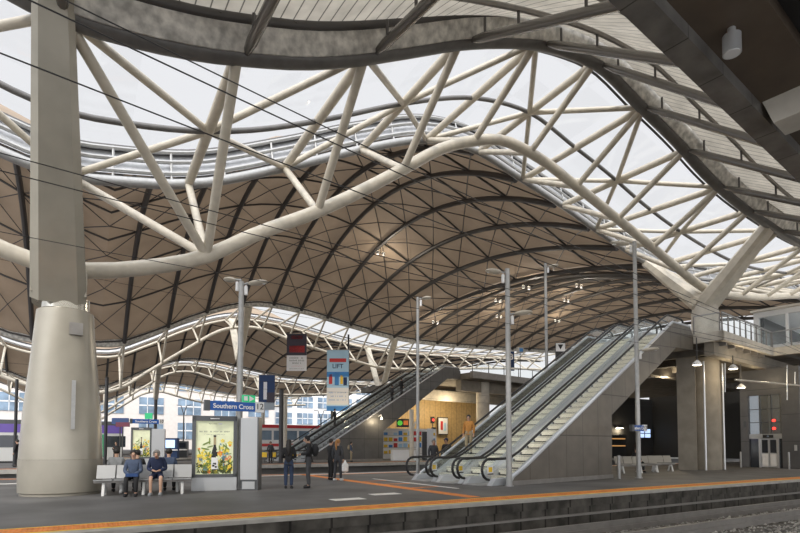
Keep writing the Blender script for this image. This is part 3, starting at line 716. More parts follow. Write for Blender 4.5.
# poster light boxes
def poster(loc, rot, label, scale=1.):
    r = empty('poster_lightbox', loc, rot, label=label, cat='advertising panel', group='wine poster light boxes')
    W, Hh = 1.36, 2.36
    MB().box(-W/2, W/2, -.0, .26, 0, .42).build('plinth', panel_grey, r)
    MB().box(-W/2, -W/2+.11, -.02, .28, .42, Hh).box(W/2-.11, W/2, -.02, .28, .42, Hh).box(-W/2, W/2, -.02, .28, Hh-.14, Hh+.02).box(-W/2, W/2, -.02, .28, .42, .52).build('frame', frame_grey, r)
    MB().box(-W/2+.1, W/2-.1, .06, .2, .5, Hh-.12).build('poster', poster_glow, r)
    MB().box(-.14, .14, -.03, -.02, Hh-.08, Hh-.05).build('maker_plate', signwhite, r)
    # wine bottle in front of a bank of flowers, printed relief
    b = MB().lathe([(.10, 0), (.105, .03), (.105, .40), (.09, .50), (.045, .62), (.036, .66), (.036, .9), (.042, .9), (.042, .94)], n=20)
    b.v = [(x, y*.08+.052, z*1.22+.62) for x, y, z in b.v]; bo = b.build('printed_bottle', ink, r, True)
    MB().box(-.1, .1, .035, .044, .68, 1.05).build('printed_label', signwhite, bo)
    MB().box(-.07, .0, .031, .036, .76, .82).box(.0, .05, .031, .036, .82, .88).box(.01, .07, .031, .036, .72, .78).box(-.05, -.0, .031, .036, .84, .88).build('label_mark', ink, bo)
    MB().box(-.036, .036, .04, .048, 1.46, 1.7).build('printed_capsule', mat('capsule%d' % id(r), (.45, .36, .2), .4), bo)
    cols = {'yellow_flowers': (.85, .68, .08), 'orange_flowers': (.82, .22, .03), 'green_leaves': (.20, .28, .06), 'dark_leaves': (.07, .09, .03), 'pale_flowers': (.75, .78, .5), 'blue_flowers': (.15, .3, .4)}
    for nm, c in cols.items():
        q = MB(); rnd = random.Random(nm)
        n = {'dark_leaves': 110, 'green_leaves': 120, 'yellow_flowers': 95}.get(nm, 26)
        for i in range(n):
            x = rnd.uniform(-.5, .5); z = .56 + abs(rnd.gauss(0, .42)) + .12*abs(x)
            if nm == 'dark_leaves': z = .55 + abs(rnd.gauss(0, .22))
            if z > 1.62 or (abs(x) < .115 and .6 < z < 1.45): continue
            rr = rnd.uniform(.025, .075); a0 = rnd.uniform(0, PI)
            k = 5 if 'leaves' not in nm else 2
            for j in range(k):
                a = a0 + 2*PI*j/k
                cx, cz = x+math.cos(a)*rr*.7, z+math.sin(a)*rr*.7; ex = .55 if k == 5 else 1.3
                p = []
                for t in range(6):
                    b_ = 2*PI*t/6; lx, lz = rr*ex*math.cos(b_), rr*.4*math.sin(b_)
                    p.append((max(-.56, min(.56, cx+lx*math.cos(a)-lz*math.sin(a))), .048-.002*(i % 4), max(.53, cz+lx*math.sin(a)+lz*math.cos(a))))
                q.prism(p, (0, .003, 0))
        q.build('printed_'+nm, MATS.get('print_'+nm) or mat('print_'+nm, c, .6, emit=c, estr=.12), r)
    return r
po = poster((3.68, 17.6, 0), math.radians(-15), 'glowing wine poster light box by the bench, under the number 12 sign')
marks('printed_heading', 0, 1.88, .92, .055, ink, .058, po, 4); marks('printed_heading', 0, 1.79, .62, .025, ink, .058, po, 5); marks('printed_heading', -.05, 2.13, .3, .035, ink, .058, po, 6)
MB().box(.1, .22, .05, .058, 2.11, 2.15).build('printed_logo', signwhite, po)
p2 = poster((3.75, 42.4, 0), math.radians(-15), 'smaller wine poster light box on the far platform, above the seated people')
p2.scale = (1, 1, 1.14)
MB().box(.68, 1.55, -.0, .5, 0, 2.3).build('side_panel', panel_grey, p2)
r = empty('platform_pylon', (4.72, 17.25, 0), math.radians(-32), label='plain grey metal pylon cabinet beside the wine poster', cat='cabinet')
MB().box(-.27, .27, -.15, .25, .34, 2.32).build('cabinet', panel_grey, r)
MB().box(-.26, .26, -.13, .24, 0, .33).build('plinth', frame_grey, r)
MB().box(-.2, .2, -.16, -.15, .04, .28).build('grille', panel_grey, r)
MB().box(.27, .31, -.16, .26, .0, 2.34).build('edge_trim', frame_grey, r)

# ------------------------------------------------------------------ benches
bench_m = mat('bench_metal', (.40, .405, .41), .45, .3)
def bench(u, v, rot, n, label, group=None, m=None, z0=.0):
    m = m or bench_m
    r = empty('bench', (u, v, 0), rot, label=label, cat='bench', group=group)
    sw_ = .52
    for i in range(n):
        x = (i-(n-1)/2)*sw_
        s = MB().hexa([(x-.24, -.23, .44), (x+.24, -.23, .44), (x+.24, .22, .41), (x-.24, .22, .41), (x-.24, -.23, .47), (x+.24, -.23, .47), (x+.24, .22, .44), (x-.24, .22, .44)])
        s.build('seat', m, r)
        MB().hexa([(x-.24, .20, .48), (x+.24, .20, .48), (x+.24, .23, .48), (x-.24, .23, .48), (x-.24, .32, .86), (x+.24, .32, .86), (x+.24, .35, .86), (x-.24, .35, .86)]).build('backrest', m, r)
    MB().box(-n*sw_/2, n*sw_/2, -.04, .04, .36, .42).build('beam', grey_steel, r)
    for s in ((-1, 1) if n < 5 else (-1, 0, 1)):
        x = s*(n/2-.5)*sw_
        MB().beam((x, -.05, .36), (x, -.16, 0), .07, .05).beam((x, .05, .36), (x, .2, 0), .07, .05).build('leg', alum, r)
    return r
bench(1.62, 17.2, math.radians(-12), 5, 'pale metal bench with two people facing the tracks, beside the huge column', 'platform benches')
bench(1.86, 17.98, math.radians(168), 4, 'pale metal bench back to back behind the front one', 'platform benches')
for i in range(3):
    p = Vector((24.3, 17.3)) + Vector((.93, .1))*i*1.75
    bench(p.x, p.y, math.radians(-18), 3, ('pale triple seat nearest the bollard under the concourse', 'middle pale triple seat under the concourse', 'pale triple seat closest to the square pillar')[i], 'seats under the concourse', mat('seat_shell%d' % i, (.36, .34, .30), .5, .1))
o = MB().lathe([(.07, 0), (.07, .98), (.05, 1.0)], n=14).build('bollard', galv, None, True, (19.9, 14.75, 0)); tag(o, 'steel bollard at the end of the bronze escalator enclosure', 'bollard')

# ------------------------------------------------------------------ people
def skinmesh(name, V, E, R, m, parent, root=0, sub=1):
    me = bpy.data.meshes.new(name); me.from_pydata(V, E, []); me.update()
    o = bpy.data.objects.new(name, me); C.objects.link(o); me.materials.append(m); o.parent = parent
    sk = o.modifiers.new('skin', 'SKIN')
    if not me.skin_vertices: raise RuntimeError('no skin layer')
    d = me.skin_vertices[0].data
    for i, q in enumerate(R): d[i].radius = q if isinstance(q, tuple) else (q, q)
    d[root].use_root = True
    sk.use_smooth_shade = True
    sb = o.modifiers.new('smooth', 'SUBSURF'); sb.levels = sub; sb.render_levels = sub
    return o
NP = [0]
def person(u, v, face, label, h=1.7, z=0., seated=False, top=c_black, legs=c_denim, shoe=c_black, hair=hair_black, sk=skin, arms='down', lean=0., hood=False, long_hair=False, pony=False, bare_legs=False, backpack=None, cap=None, stride=.0, headdown=0., group=None, sub=1):
    """face: world angle the figure looks along"""
    r = empty('person', (u, v, z), face - PI/2, label=label, cat='person', group=group)
    k = h/1.72; J = {}
    hz = .95 if not seated else .55
    def rel(x, y, zz): return (x*k, (y + lean*(max(0, zz-hz)))*k, zz*k)
    up = hz - .95
    J['pel'] = rel(0, 0, hz); J['wst'] = rel(0, .01, hz+.16); J['chs'] = rel(0, .0, hz+.36); J['nek'] = rel(0, -.01, hz+.52)
    hy = .03 + headdown*.10; hzd = -headdown*.05
    J['hd0'] = rel(0, hy*.6, hz+.60+hzd); J['hd1'] = rel(0, hy, hz+.68+hzd); J['hd2'] = rel(0, hy-.005, hz+.745+hzd)
    J['nos'] = rel(0, hy+.105, hz+.655+hzd-headdown*.02)
    for s, n in ((-1, 'L'), (1, 'R')):
        J['sh'+n] = rel(s*.17, -.01, hz+.46)
        if arms == 'down': e, w_ = (s*.235, -.03, hz+.19), (s*.235, .06, hz-.05)
        elif arms == 'front': e, w_ = (s*.23, .02, hz+.19), (s*.09, .26, hz+.16)
        elif arms == 'lap': e, w_ = (s*.22, .06, hz+.17), (s*.07, .30, hz+.09)
        elif arms == 'phone': e, w_ = ((s*.22, .03, hz+.2), (s*.06, .25, hz+.28)) if s > 0 else ((s*.235, -.03, hz+.19), (s*.23, .08, hz-.03))
        elif arms == 'rail': e, w_ = ((s*.25, .05, hz+.22), (s*.36, .28, hz+.1))
        J['el'+n] = rel(*e); J['wr'+n] = rel(*w_)
        E_, W_ = Vector(J['el'+n]), Vector(J['wr'+n]); d = (W_-E_).normalized(); J['pa'+n] = tuple(W_ + d*.075*k); J['_d'+n] = d
        if seated:
            J['hp'+n] = rel(s*.09, .02, hz-.02); J['kn'+n] = (s*.13*k, .43*k, (hz-.02)*k); J['an'+n] = (s*.13*k, .42*k, .09*k); J['to'+n] = (s*.14*k, .56*k, .04*k)
        else:
            q = stride*s
            J['hp'+n] = rel(s*.09, 0, hz-.06); J['kn'+n] = (s*.1*k, (.03+q*.5)*k, .5*k); J['an'+n] = (s*.1*k, (-.01+q)*k, .09*k); J['to'+n] = (s*.11*k, (.14+q)*k, .04*k)
    names = [n for n in J if not n.startswith('_')]
    rad = dict(pel=(.135, .10), wst=(.125, .09), chs=(.15, .105), nek=.05, hd0=(.065, .075), hd1=(.078, .09), hd2=(.06, .07), nos=.014)
    for n in 'LR': rad.update({'sh'+n: .055, 'el'+n: .042, 'wr'+n: .028, 'pa'+n: (.038, .022), 'hp'+n: .085, 'kn'+n: .058, 'an'+n: .04, 'to'+n: .036})
    edges = [('pel', 'wst'), ('wst', 'chs'), ('chs', 'nek'), ('nek', 'hd0'), ('hd0', 'hd1'), ('hd1', 'hd2'), ('hd1', 'nos')]
    for n in 'LR': edges += [('chs', 'sh'+n), ('sh'+n, 'el'+n), ('el'+n, 'wr'+n), ('wr'+n, 'pa'+n), ('pel', 'hp'+n), ('hp'+n, 'kn'+n), ('kn'+n, 'an'+n), ('an'+n, 'to'+n)]
    def sub_skin(name, keep, m, grow=0., ed=None, root='pel', extra=()):
        ks = list(keep); idx = {n: i for i, n in enumerate(ks)}; V = [J[n] for n in ks]
        R = []
        for n in ks:
            q = rad[n]; q = q if isinstance(q, tuple) else (q, q); R.append(((q[0]+grow)*k, (q[1]+grow)*k))
        E2 = [(idx[a], idx[b]) for a, b in edges if a in idx and b in idx]
        if name == 'body':
            R = [(a*.72, b*.72) if n in ('pel', 'wst', 'chs', 'shL', 'shR', 'hpL', 'hpR') else (a, b) for (a, b), n in zip(R, ks)]
        for (pa, p, q) in extra:
            V.append(p); R.append((q, q)); E2.append((idx[pa] if isinstance(pa, str) else pa, len(V)-1))
        return skinmesh(name, V, E2, R, m, r, idx[root], sub)
    fingers = []
    base = len(names)
    for n, s in (('L', -1), ('R', 1)):
        d = J['_d'+n]; P = Vector(J['pa'+n]); side = d.cross(Vector((0, 1, 0)) if abs(d.y) < .8 else Vector((0, 0, 1))).normalized()
        bend = Vector((0, 1, 0)) if abs(d.y) < .8 else Vector((0, 0, -1))
        for f, ln in enumerate((.055, .065, .06, .045)):
            a = P + side*(f-1.5)*.017*k + d*.02*k; b = a + d*ln*.55*k; c = b + (d*.8+bend*.5)*ln*.5*k
            fingers += [('pa'+n, tuple(a), .010*k), (base+len(fingers), tuple(b), .009*k), (base+len(fingers)+1, tuple(c), .007*k)]
        a = Vector(J['wr'+n]).lerp(P, .5) + side*(-.03)*k; b = a + (d*.7 - side*.5)*.04*k
        fingers += [('pa'+n, tuple(a), .011*k), (base+len(fingers), tuple(b), .009*k)]
    sub_skin('body', names, sk, extra=fingers)
    A_ = ['pel', 'wst', 'chs', 'nek'] + [p+n for n in 'LR' for p in ('sh', 'el', 'wr')]
    sub_skin('jacket', A_, top, .022, root='chs', extra=[('pel', rel(0, .02 if seated else 0, hz-(.03 if seated else .09)), .15*k)])
    Lg = ['wst', 'pel'] + [p+n for n in 'LR' for p in (('hp', 'kn') if bare_legs else ('hp', 'kn', 'an'))]
    sub_skin('shorts' if bare_legs else 'trousers', Lg, legs, .018)
    for n in 'LR':
        a, t = Vector(J['an'+n]), Vector(J['to'+n])
        MB().tube([a + (a-t)*.25 + Vector((0, 0, -.03*k)), a + Vector((0, 0, -.03*k)), t, t + (t-a)*.2], [.042*k, .056*k, .048*k, .028*k], 8).build('shoe', shoe, r, True)
    hd = Vector(J['hd1']); 
    hm = top if hood else (cap or hair)
    q = MB().ball((hd.x, hd.y-.018*k, hd.z+.03*k), .098*k, .108*k, .105*k, 14, 8)
    q.v = [(x, min(y, hd.y+.035*k+max(0, (z_-hd.z-.04*k))*.9), z_) for x, y, z_ in q.v]
    q.build('hood' if hood else ('cap' if cap else 'hair'), hm, r, True)
    if cap: MB().box(hd.x-.07*k, hd.x+.07*k, hd.y+.05*k, hd.y+.17*k, hd.z+.05*k, hd.z+.065*k).build('cap_peak', cap, r)
    if long_hair: MB().tube([(hd.x, hd.y-.05*k, hd.z+.05*k), (hd.x, hd.y-.10*k, hd.z-.08*k), (hd.x, hd.y-.12*k, hd.z-.3*k), (hd.x, hd.y-.11*k, hd.z-.45*k)], [.08*k, .1*k, .09*k, .05*k], 10).build('long_hair', hair, r, True)
    if pony: MB().tube([(hd.x, hd.y-.08*k, hd.z+.08*k), (hd.x, hd.y-.17*k, hd.z+.02*k), (hd.x, hd.y-.17*k, hd.z-.15*k), (hd.x, hd.y-.15*k, hd.z-.34*k)], [.035*k, .05*k, .05*k, .02*k], 8).build('ponytail', hair, r, True)
    for s in (-1, 1):
        MB().ball((hd.x+s*.03*k, hd.y+.082*k, hd.z-.005*k), .011*k, .008*k, .008*k, 6, 4).build('eye', ink, r)
        MB().ball((hd.x+s*.083*k, hd.y-.0*k, hd.z-.02*k), .012*k, .02*k, .032*k, 6, 5).build('ear', sk, r)
    MB().box(hd.x-.022*k, hd.x+.022*k, hd.y+.074*k, hd.y+.086*k, hd.z-.062*k, hd.z-.054*k).build('mouth', c_red, r)
    if backpack:
        c = Vector(J['chs'])
        b_ = MB().ball((c.x, c.y-.2*k, c.z-.06*k), .15*k, .12*k, .22*k, 12, 8).build('backpack', backpack, r, True)
        for s in (-1, 1): MB().tube([(c.x+s*.09*k, c.y-.12*k, c.z+.14*k), (c.x+s*.11*k, c.y+.05*k, c.z+.16*k), (c.x+s*.11*k, c.y+.13*k, c.z), (c.x+s*.1*k, c.y-.1*k, c.z-.2*k)], .02*k, 6).build('strap', backpack, b_)
    return r
TO = CAMYAW + PI            # facing the camera
AWAY = CAMYAW
RIGHT = CAMYAW - PI/2
LEFT = CAMYAW + PI/2
# bench sitters
def on_bench(i, front=True):
    a = math.radians(-12) if front else math.radians(168)
    c = Vector((1.62, 17.2)) if front else Vector((1.95, 17.98))
    x = (i-2)*.52; return c.x + x*math.cos(a) + .06*math.sin(a), c.y + x*math.sin(a) - .06*math.cos(a)
FB = math.radians(-102); BB = math.radians(78)
u, v = on_bench(2); person(u-.28, v, FB, 'seated woman with dark hair and blue top, hands in her lap', 1.66, 0, True, c_slate, c_black, c_black, long_hair=False, arms='lap', sk=skin)
u, v = on_bench(3); person(u-.16, v+.03, FB, 'seated man in navy jacket and shorts bent over his phone', 1.74, 0, True, c_navy, c_navy, c_grey, bare_legs=True, arms='front', lean=.35, headdown=1.2, hair=hair_grey, sub=1)
u, v = on_bench(4, False); person(u, v, BB, 'seated person in grey hooded jacket with back turned, beside the column', 1.74, 0, True, c_grey, c_black, arms='lap')
u, v = on_bench(3, False); person(u+.05, v, BB, 'person in black leaning behind the woman on the bench', 1.66, 0, True, c_black, c_black, arms='lap', lean=.1)
u, v = on_bench(1, False); person(u-.1, v, BB, 'person in slate coat with back turned, half hidden behind the man', 1.72, 0, True, c_slate, c_black, hair=hair_black, arms='lap')
o = MB().box(-.16, .16, -.13, .13, 0, .09).build('folded_jacket', c_blue, None, False, (on_bench(2)[0]-.33, on_bench(2)[1]-.30, .555), -.2); tag(o, 'blue folded jacket on the lap of the seated woman', 'jacket')
# standing couples
person(5.95, 17.05, AWAY+.1, 'woman with long black hair in black jacket and jeans, back turned', 1.60, 0, False, c_black, c_denim, c_black, long_hair=True, arms='front')
person(6.62, 16.95, LEFT+.15, 'hooded man in black standing sideways with a backpack', 1.76, 0, False, c_black, c_char, c_black, hood=True, arms='front', backpack=c_black, headdown=.6)
person(8.95, 19.75, AWAY-.4, 'woman with auburn ponytail, white shoes and charcoal clothes', 1.66, 0, False, c_char, c_char, c_white, hair=hair_gold, pony=True, arms='down', stride=.10)
person(8.9, 20.35, RIGHT+.6, 'person in black facing the woman with the auburn ponytail', 1.68, 0, False, c_black, c_black, c_black, arms='front')
o = MB().lathe([(.03, 0), (.13, .05), (.14, .3), (.05, .42), (.02, .5)], n=12).build('tote_bag', c_white, None, True, (9.2, 19.58, .34)); tag(o, 'white cloth bag carried beside the ponytailed woman', 'bag')
# people at the near escalator foot
person(14.35, 20.75, TO+.3, 'grey haired man in dark coat at the foot of the escalators', 1.68, 0, False, c_char, c_black, hair=hair_grey, arms='down')
person(14.75, 20.25, TO-.6, 'man in blue cap and black jacket standing at the foot of the third escalator', 1.74, 0, False, c_black, c_black, cap=c_navy, arms='down')
p_ = sw(.9, 3.95); person(p_[0], p_[1], YAW+PI+.5, 'person in tan jacket riding down the third escalator', 1.7, 4*.45*SL+.01, False, c_tan, c_khaki, c_black, arms='down')
# far platform
person(-3.6, 43.5, LEFT, 'man in black with a grey backpack left of the huge column', 1.78, 0, False, c_black, c_black, c_black, backpack=c_char)
person(2.2, 43.2, TO, 'woman in black standing on the far platform beside the dark post', 1.68, 0, False, c_black, c_char, c_black, arms='phone')
person(20.2, 41.8, RIGHT, 'person in dark coat with khaki bag at the far escalator foot', 1.7, .0, False, c_slate, c_khaki, c_black, backpack=c_khaki)
for i, (s, w, lab) in enumerate(((5.1, 5.3, 'person in black partway up the rearmost far escalator'), (9.3, 1.28, 'lowest of the dark figures high on the far escalator'), (10.5, 1.28, 'middle of the dark figures high on the far escalator'), (12.7, 1.28, 'topmost dark figure on the far escalator, holding something blue'))):
    p_ = sw(s, w, (17.6, 43.2)); person(p_[0], p_[1], YAW, lab, 1.7, (int((s+.45)/.45)+1)*.45*SL+.01, False, [c_black, c_char, c_black, c_navy][i], c_black, c_black, arms='down')
person(29.6, 45.6, LEFT, 'person in pale top behind the counter under the far escalators', 1.68, 0, False, c_white, c_black, c_black)
person(33.0, 43.0, TO, 'person in dark clothes standing by the grey cabinet', 1.7, 0, False, c_black, c_black, c_black)
p_ = (25.6, 17.9); person(p_[0], p_[1], math.radians(-110), 'person seated in the shade under the concourse', 1.68, 0, True, c_black, c_black, c_black, arms='lap')

# ------------------------------------------------------------------ hanging banners and far-platform furniture
def P(px, py, v):
    """the point of the plane y = v seen in that direction (design aid)"""
    x = (px-400)/F_PX; y = (HOR-F_PX*math.tan(PITCH)-py)/F_PX
    zf = math.cos(PITCH)-y*math.sin(PITCH); zu = y*math.cos(PITCH)+math.sin(PITCH)
    d = Vector((FW.y*x+FW.x*zf, -FW.x*x+FW.y*zf, zu)); t = v/d.y
    return Vector((d.x*t, v, EYE+d.z*t))
def banner(px0, px1, y0, y1, v, label, pieces):
    a, b = P(px0, y0, v), P(px1, y1, v); W = (b-a).to_2d().length; Hh = a.z-P(px0, y1, v).z
    wd = (px1-px0)/F_PX*(Vector((a.x, a.y)).dot(FW)); 
    r = empty('hanging_banner', (*a.to_2d(), a.z-Hh), math.atan2(-FW.x, FW.y), label=label, cat='banner', group='banners under the second truss')
    MB().box(0, wd, -.03, .03, 0, Hh).build('cloth', pieces[0], r)
    MB().tube([(0, 0, Hh), (wd, 0, Hh)], .04, 6).build('top_bar', galv, r)
    for nm, m, x0, x1, z0, z1 in pieces[1:]:
        MB().box(x0*wd, x1*wd, -.05, -.03, z0*Hh, z1*Hh).build(nm, m, r)
    return r, wd, Hh
b_white = mat('banner_white', (.80, .80, .82), .7); b_red = mat('banner_red', (.62, .05, .05), .6); b_sky = mat('banner_sky', (.45, .68, .88), .7); b_mid = mat('banner_blue', (.06, .25, .62), .7); b_navy = mat('banner_navy', (.02, .05, .14), .7); b_dark = mat('banner_dark', (.06, .05, .07), .7)
r, w, h = banner(287, 307, 334, 371, 58, 'white hanging banner with dark picture and red car at its top', [b_white, ('picture', b_dark, 0, 1, .42, 1), ('red_car', b_red, .12, .9, .50, .68), ('red_car', b_red, .2, .8, .86, .96)])
for i, z in enumerate((.35, .28, .21)): marks('printed_line', w*.5, h*z, w*(.7, .8, .55)[i], h*.045, ink, -.032, r, i)
marks('printed_line', w*.5, h*.13, w*.5, h*.015, b_red, -.032, r, 9); marks('printed_line', w*.5, h*.06, w*.75, h*.02, ink, -.032, r, 8)
r, w, h = banner(327, 349, 350, 411, 55, 'tall sky blue hanging banner with skiers and the word LIFT', [b_sky, ('white_panel', b_white, 0, 1, .10, .38), ('blue_band', b_mid, 0, 1, 0, .08), ('blue_hills', b_mid, 0, 1, .56, .64), ('red_ribbon', b_red, .12, .88, .80, .86), ('red_skier', b_red, .1, .25, .44, .60), ('blue_skier', b_mid, .36, .55, .42, .62), ('yellow_skier', yellow, .62, .74, .44, .58), ('dark_skier', b_navy, .76, .92, .42, .55)])
text('lettering', 'LIFT', h*.10, (w*.5, -.06, h*.73), (PI/2, 0, 0), b_navy, r, bold=.01)
for z in (.30, .24, .18): marks('printed_line', w*.5, h*z, w*.8, h*.025, b_mid, -.052, r, int(z*100))
r, w, h = banner(259, 275, 375, 410, 50, 'navy hanging banner with a pale tower, behind the number 12 plate', [b_navy, ('pale_tower', b_white, .3, .52, .3, .8), ('pale_band', mat('banner_grey', (.35, .4, .45), .7), 0, 1, 0, .22), ('dark_hill', b_dark, .5, 1, .2, .5)])
# posts
def post(px, ytop, v, rr, m, label, zbase=0., cat='post', name='post'):
    p = P(px, ytop, v); r = empty(name, (p.x, p.y, zbase), label=label, cat=cat)
    MB().lathe([(rr*1.6, 0), (rr*1.6, .05), (rr, .06), (rr, p.z-zbase)], n=12).build('shaft', m, r, True)
    MB().lathe([(rr*1.2, 0), (rr*.8, .06)], (0, 0, p.z-zbase), 12).build('cap', m, r, True)
    return r
post(281.5, 390, 41.5, .18, black_steel, 'thick black post behind the standing couple')
post(285.5, 398, 42, .16, cream, 'cream post just beside the thick black one')
post(107, 378, 45, .12, black_steel, 'black post on the far platform beside the huge column')
post(17, 380, 46, .1, black_steel, 'thin dark post left of the huge column')
post(348.5, 335, 56, .11, black_steel, 'dark mast beside the sky blue banner')
post(332, 390, 55, .14, black_steel, 'short black mast below the sky blue banner')
r = post(411.5, 410, 41, .2, cream, 'cream painted mast with a slanted arm beside the near lamp post')
MB().beam((0, 0, 2.6), (.35, -.15, 3.6), .14, .14).build('slanted_arm', cream, r)
def signal(px, py, v, label):
    p = P(px, py, v); r = empty('signal', (p.x, p.y, 0), label=label, cat='signal', group='red signals')
    MB().lathe([(.05, 0), (.05, p.z+.2)], n=8).build('mast', dark_steel, r, True)
    MB().box(-.22, .22, -.12, .12, p.z-.4, p.z+.4).build('head', black_steel, r)
    MB().lathe([(.13, 0), (.13, .03)], n=12).xf(Matrix.Translation((0, -.14, p.z)) @ Matrix.Rotation(PI/2, 4, 'X')).build('lens', redglow, r)
signal(432.5, 420, 52, 'upper red signal light against the timber wall')
signal(433.5, 431, 49, 'lower red signal light beside the grey cabinet')
p = P(430, 445, 41.5); r = empty('grey_cabinet', (p.x, p.y, 0), math.radians(-30), label='tall grey equipment cabinet on the far platform', cat='cabinet')
MB().box(-.3, .3, -.25, .25, 0, 3.0).build('body', panel_grey, r); MB().box(-.75, -.3, -.2, .2, 0, 2.7).build('dark_unit', black_steel, r)

e_ = sw(6.7, -.35, (17.6, 43.2)); r = empty('wall_lamp', (e_[0], e_[1], 4.2), YAW, label='white bracket lamp lighting the end of the slate escalator enclosure', cat='lamp')
MB().tube([(0, .33, 0), (0, 0, .1), (.0, -.1, -.1)], .05, 8).build('bracket', signwhite, r, True); MB().lathe([(.14, -.3), (.1, -.05), (.04, 0)], (0, -.1, -.05), 12).build('shade', signwhite, r, True)
MB().lathe([(.1, -.29), (.1, -.27)], (0, -.1, -.05), 12).build('bulb', lampglow, r)
# timber wall and shops below the far deck
w_ = MB().box(30, 46, 55, 55.4, 0, 7.4).build('wall_timber', timber); tag(w_, kind='structure')
r = empty('far_deck', (24.5, 41.5, 0), YAW, label='dark far concourse deck with thin railing above the timber wall', cat='concourse')
MB().box(11.5, 38, 1.5, 22, 8.6, 9.25).build('slab', dark_concrete, r)
MB().box(11.45, 38, 1.1, 1.5, 8.65, 9.35).build('edge_fascia', grey_steel, r)
MB().box(11.6, 38, 3.0, 3.8, 7.4, 8.6).build('edge_beam', concrete, r)
MB().box(9, 38, 8.5, 9.3, 6.8, 8.0).build('edge_beam', pale_concrete, r)
balustrade(r, (11.6, 1.3), (35, 1.3), 9.3, npost=9, post=black_steel)
q = P(483, 430, 47); o = MB().lathe([(.75, 0), (.75, 8.6)], n=24).build('pillar', pale_concrete, None, True, (q.x, 47, 0)); tag(o, 'pale round concrete pillar below the far deck', 'pillar')
r = empty('shop_shelving', (26.5, 48.5, 0), -.1, label='shop shelving of white and blue goods below the far escalators', cat='shelving')
MB().box(0, 7, 0, .5, 0, 3.2).build('carcass', signwhite, r)
rnd = random.Random(3)
for i in range(4):
    MB().box(.05, 6.95, -.06, .0, .5+i*.65, .54+i*.65).build('shelf', galv, r)
pack = [b_mid, b_white, b_red, b_sky, yellow]
for i in range(4):
    for j in range(12):
        MB().box(.12+j*.57, .12+j*.57+.42, -.05, .02, .55+i*.65, .55+i*.65+rnd.uniform(.25, .5)).build('goods', pack[rnd.randrange(5)], r)
for (px, py, m, lab) in ((400, 423, mat('lime_glow', (.2, .9, .1), .5, emit=(.2, 1, .1), estr=.35), 'lime green round lit sign under the far escalator'), (405.5, 423, mat('orange_glow', (.9, .25, .05), .5, emit=(1, .25, .05), estr=.35), 'orange square lit sign next to the lime one')):
    q = P(px, py, 46.2); r = empty('shop_sign', q, RA, label=lab, cat='sign')
    MB().box(-.36, .36, 0, .15, -.42, .42).build('casing', black_steel, r)
    if px < 402: MB().lathe([(.26, 0), (.26, .03)], n=16).xf(Matrix.Rotation(PI/2, 4, 'X')).build('disc', m, r)
    else: MB().box(-.26, .26, -.03, 0, -.2, .25).build('square', m, r)
q = P(443, 426, 54.5); r = empty('wall_poster', q, 0, label='white poster with pink and blue print on the timber wall', cat='poster')
MB().box(-.8, .8, 0, .1, -1.1, 1.1).build('frame', black_steel, r); MB().box(-.7, .7, -.04, 0, -1, 1).build('sheet', signwhite, r)
MB().box(-.4, -.05, -.06, -.04, -.5, .6).build('pink_print', b_red, r); MB().box(.1, .45, -.06, -.04, -.6, .4).build('blue_print', b_sky, r)
q = P(396, 452, 42.5); r = empty('shop_counter', (q.x, q.y, 0), RA*.3, label='low white counter below the far escalators', cat='counter')
MB().box(-.3, 2.4, 0, .6, 0, 1.0).build('body', signwhite, r); MB().box(-.35, 2.45, -.05, .65, 1.0, 1.06).build('worktop', pale_concrete, r)

# white stair far behind
q = P(302, 440, 62); r = empty('stair', (q.x, 62, 0), YAW, label='pale stair flight with posts rising behind the dark escalators', cat='stairs')
MB().prism([(0, 0, 0), (.6, 0, 0), (6.2, 0, 4.4), (9, 0, 4.4), (9, 0, 5.0), (6, 0, 5.0)], (0, .3, 0)).prism([(0, 1.8, 0), (.6, 1.8, 0), (6.2, 1.8, 4.4), (9, 1.8, 4.4), (9, 1.8, 5.0), (6, 1.8, 5.0)], (0, .3, 0)).build('stringer', pale_concrete, r)
for i in range(14): MB().box(.5+i*.42, .95+i*.42, .3, 1.8, .3*(i+1)-.1, .3*(i+1)).build('tread', pale_concrete, r)
for i in range(6): MB().tube([(1+i*1.4, .1, min(5, .6+i*1.15)), (1+i*1.4, .1, min(6, 1.6+i*1.15))], .04, 6).build('post', alum, r)
MB().tube([(.6, .1, 1.3), (6.2, .1, 6), (9, .1, 6)], .05, 6).build('handrail', alum, r)
for x in (6.5, 8.5): MB().tube([(x, 1, 0), (x, 1, 4.4)], .15, 8).build('support', pale_concrete, r)

# purple and silver train
r = empty('train', (-30, 57.2, -.45), 0, label='purple roofed silver passenger train standing beyond the far platform', cat='train')
MB().box(-30, 33.5, 0, 2.7, .5, 3.4).build('body', silver, r)
MB().box(-30, 33.5, -.03, 2.73, 3.0, 3.75).build('roof_band', purple, r)
MB().prism([(-30, .2, 3.75), (-30, 2.5, 3.75), (-30, 2.0, 4.15), (-30, .7, 4.15)], (63.5, 0, 0)).build('roof', frame_grey, r)
for i in range(15):
    x = -28+i*4.2; MB().box(x, x+2.9, -.03, .02, 1.7, 2.75).build('window', darkglass, r)
for x in (-14, 8, 30.6): MB().box(x, x+1.3, -.04, .03, .75, 2.9).build('door', traingreen if x > 20 else silver, r)
MB().box(30.75, 31.75, -.06, -.03, 1.9, 2.75).build('door_window', darkglass, r)
MB().box(-30, 33.5, .1, 2.6, .1, .5).build('underframe', black_steel, r)

maroon_s = mat('maroon', (.16, .03, .06), .5); b_navy_s = mat('navy_sign', (.03, .07, .2), .5)
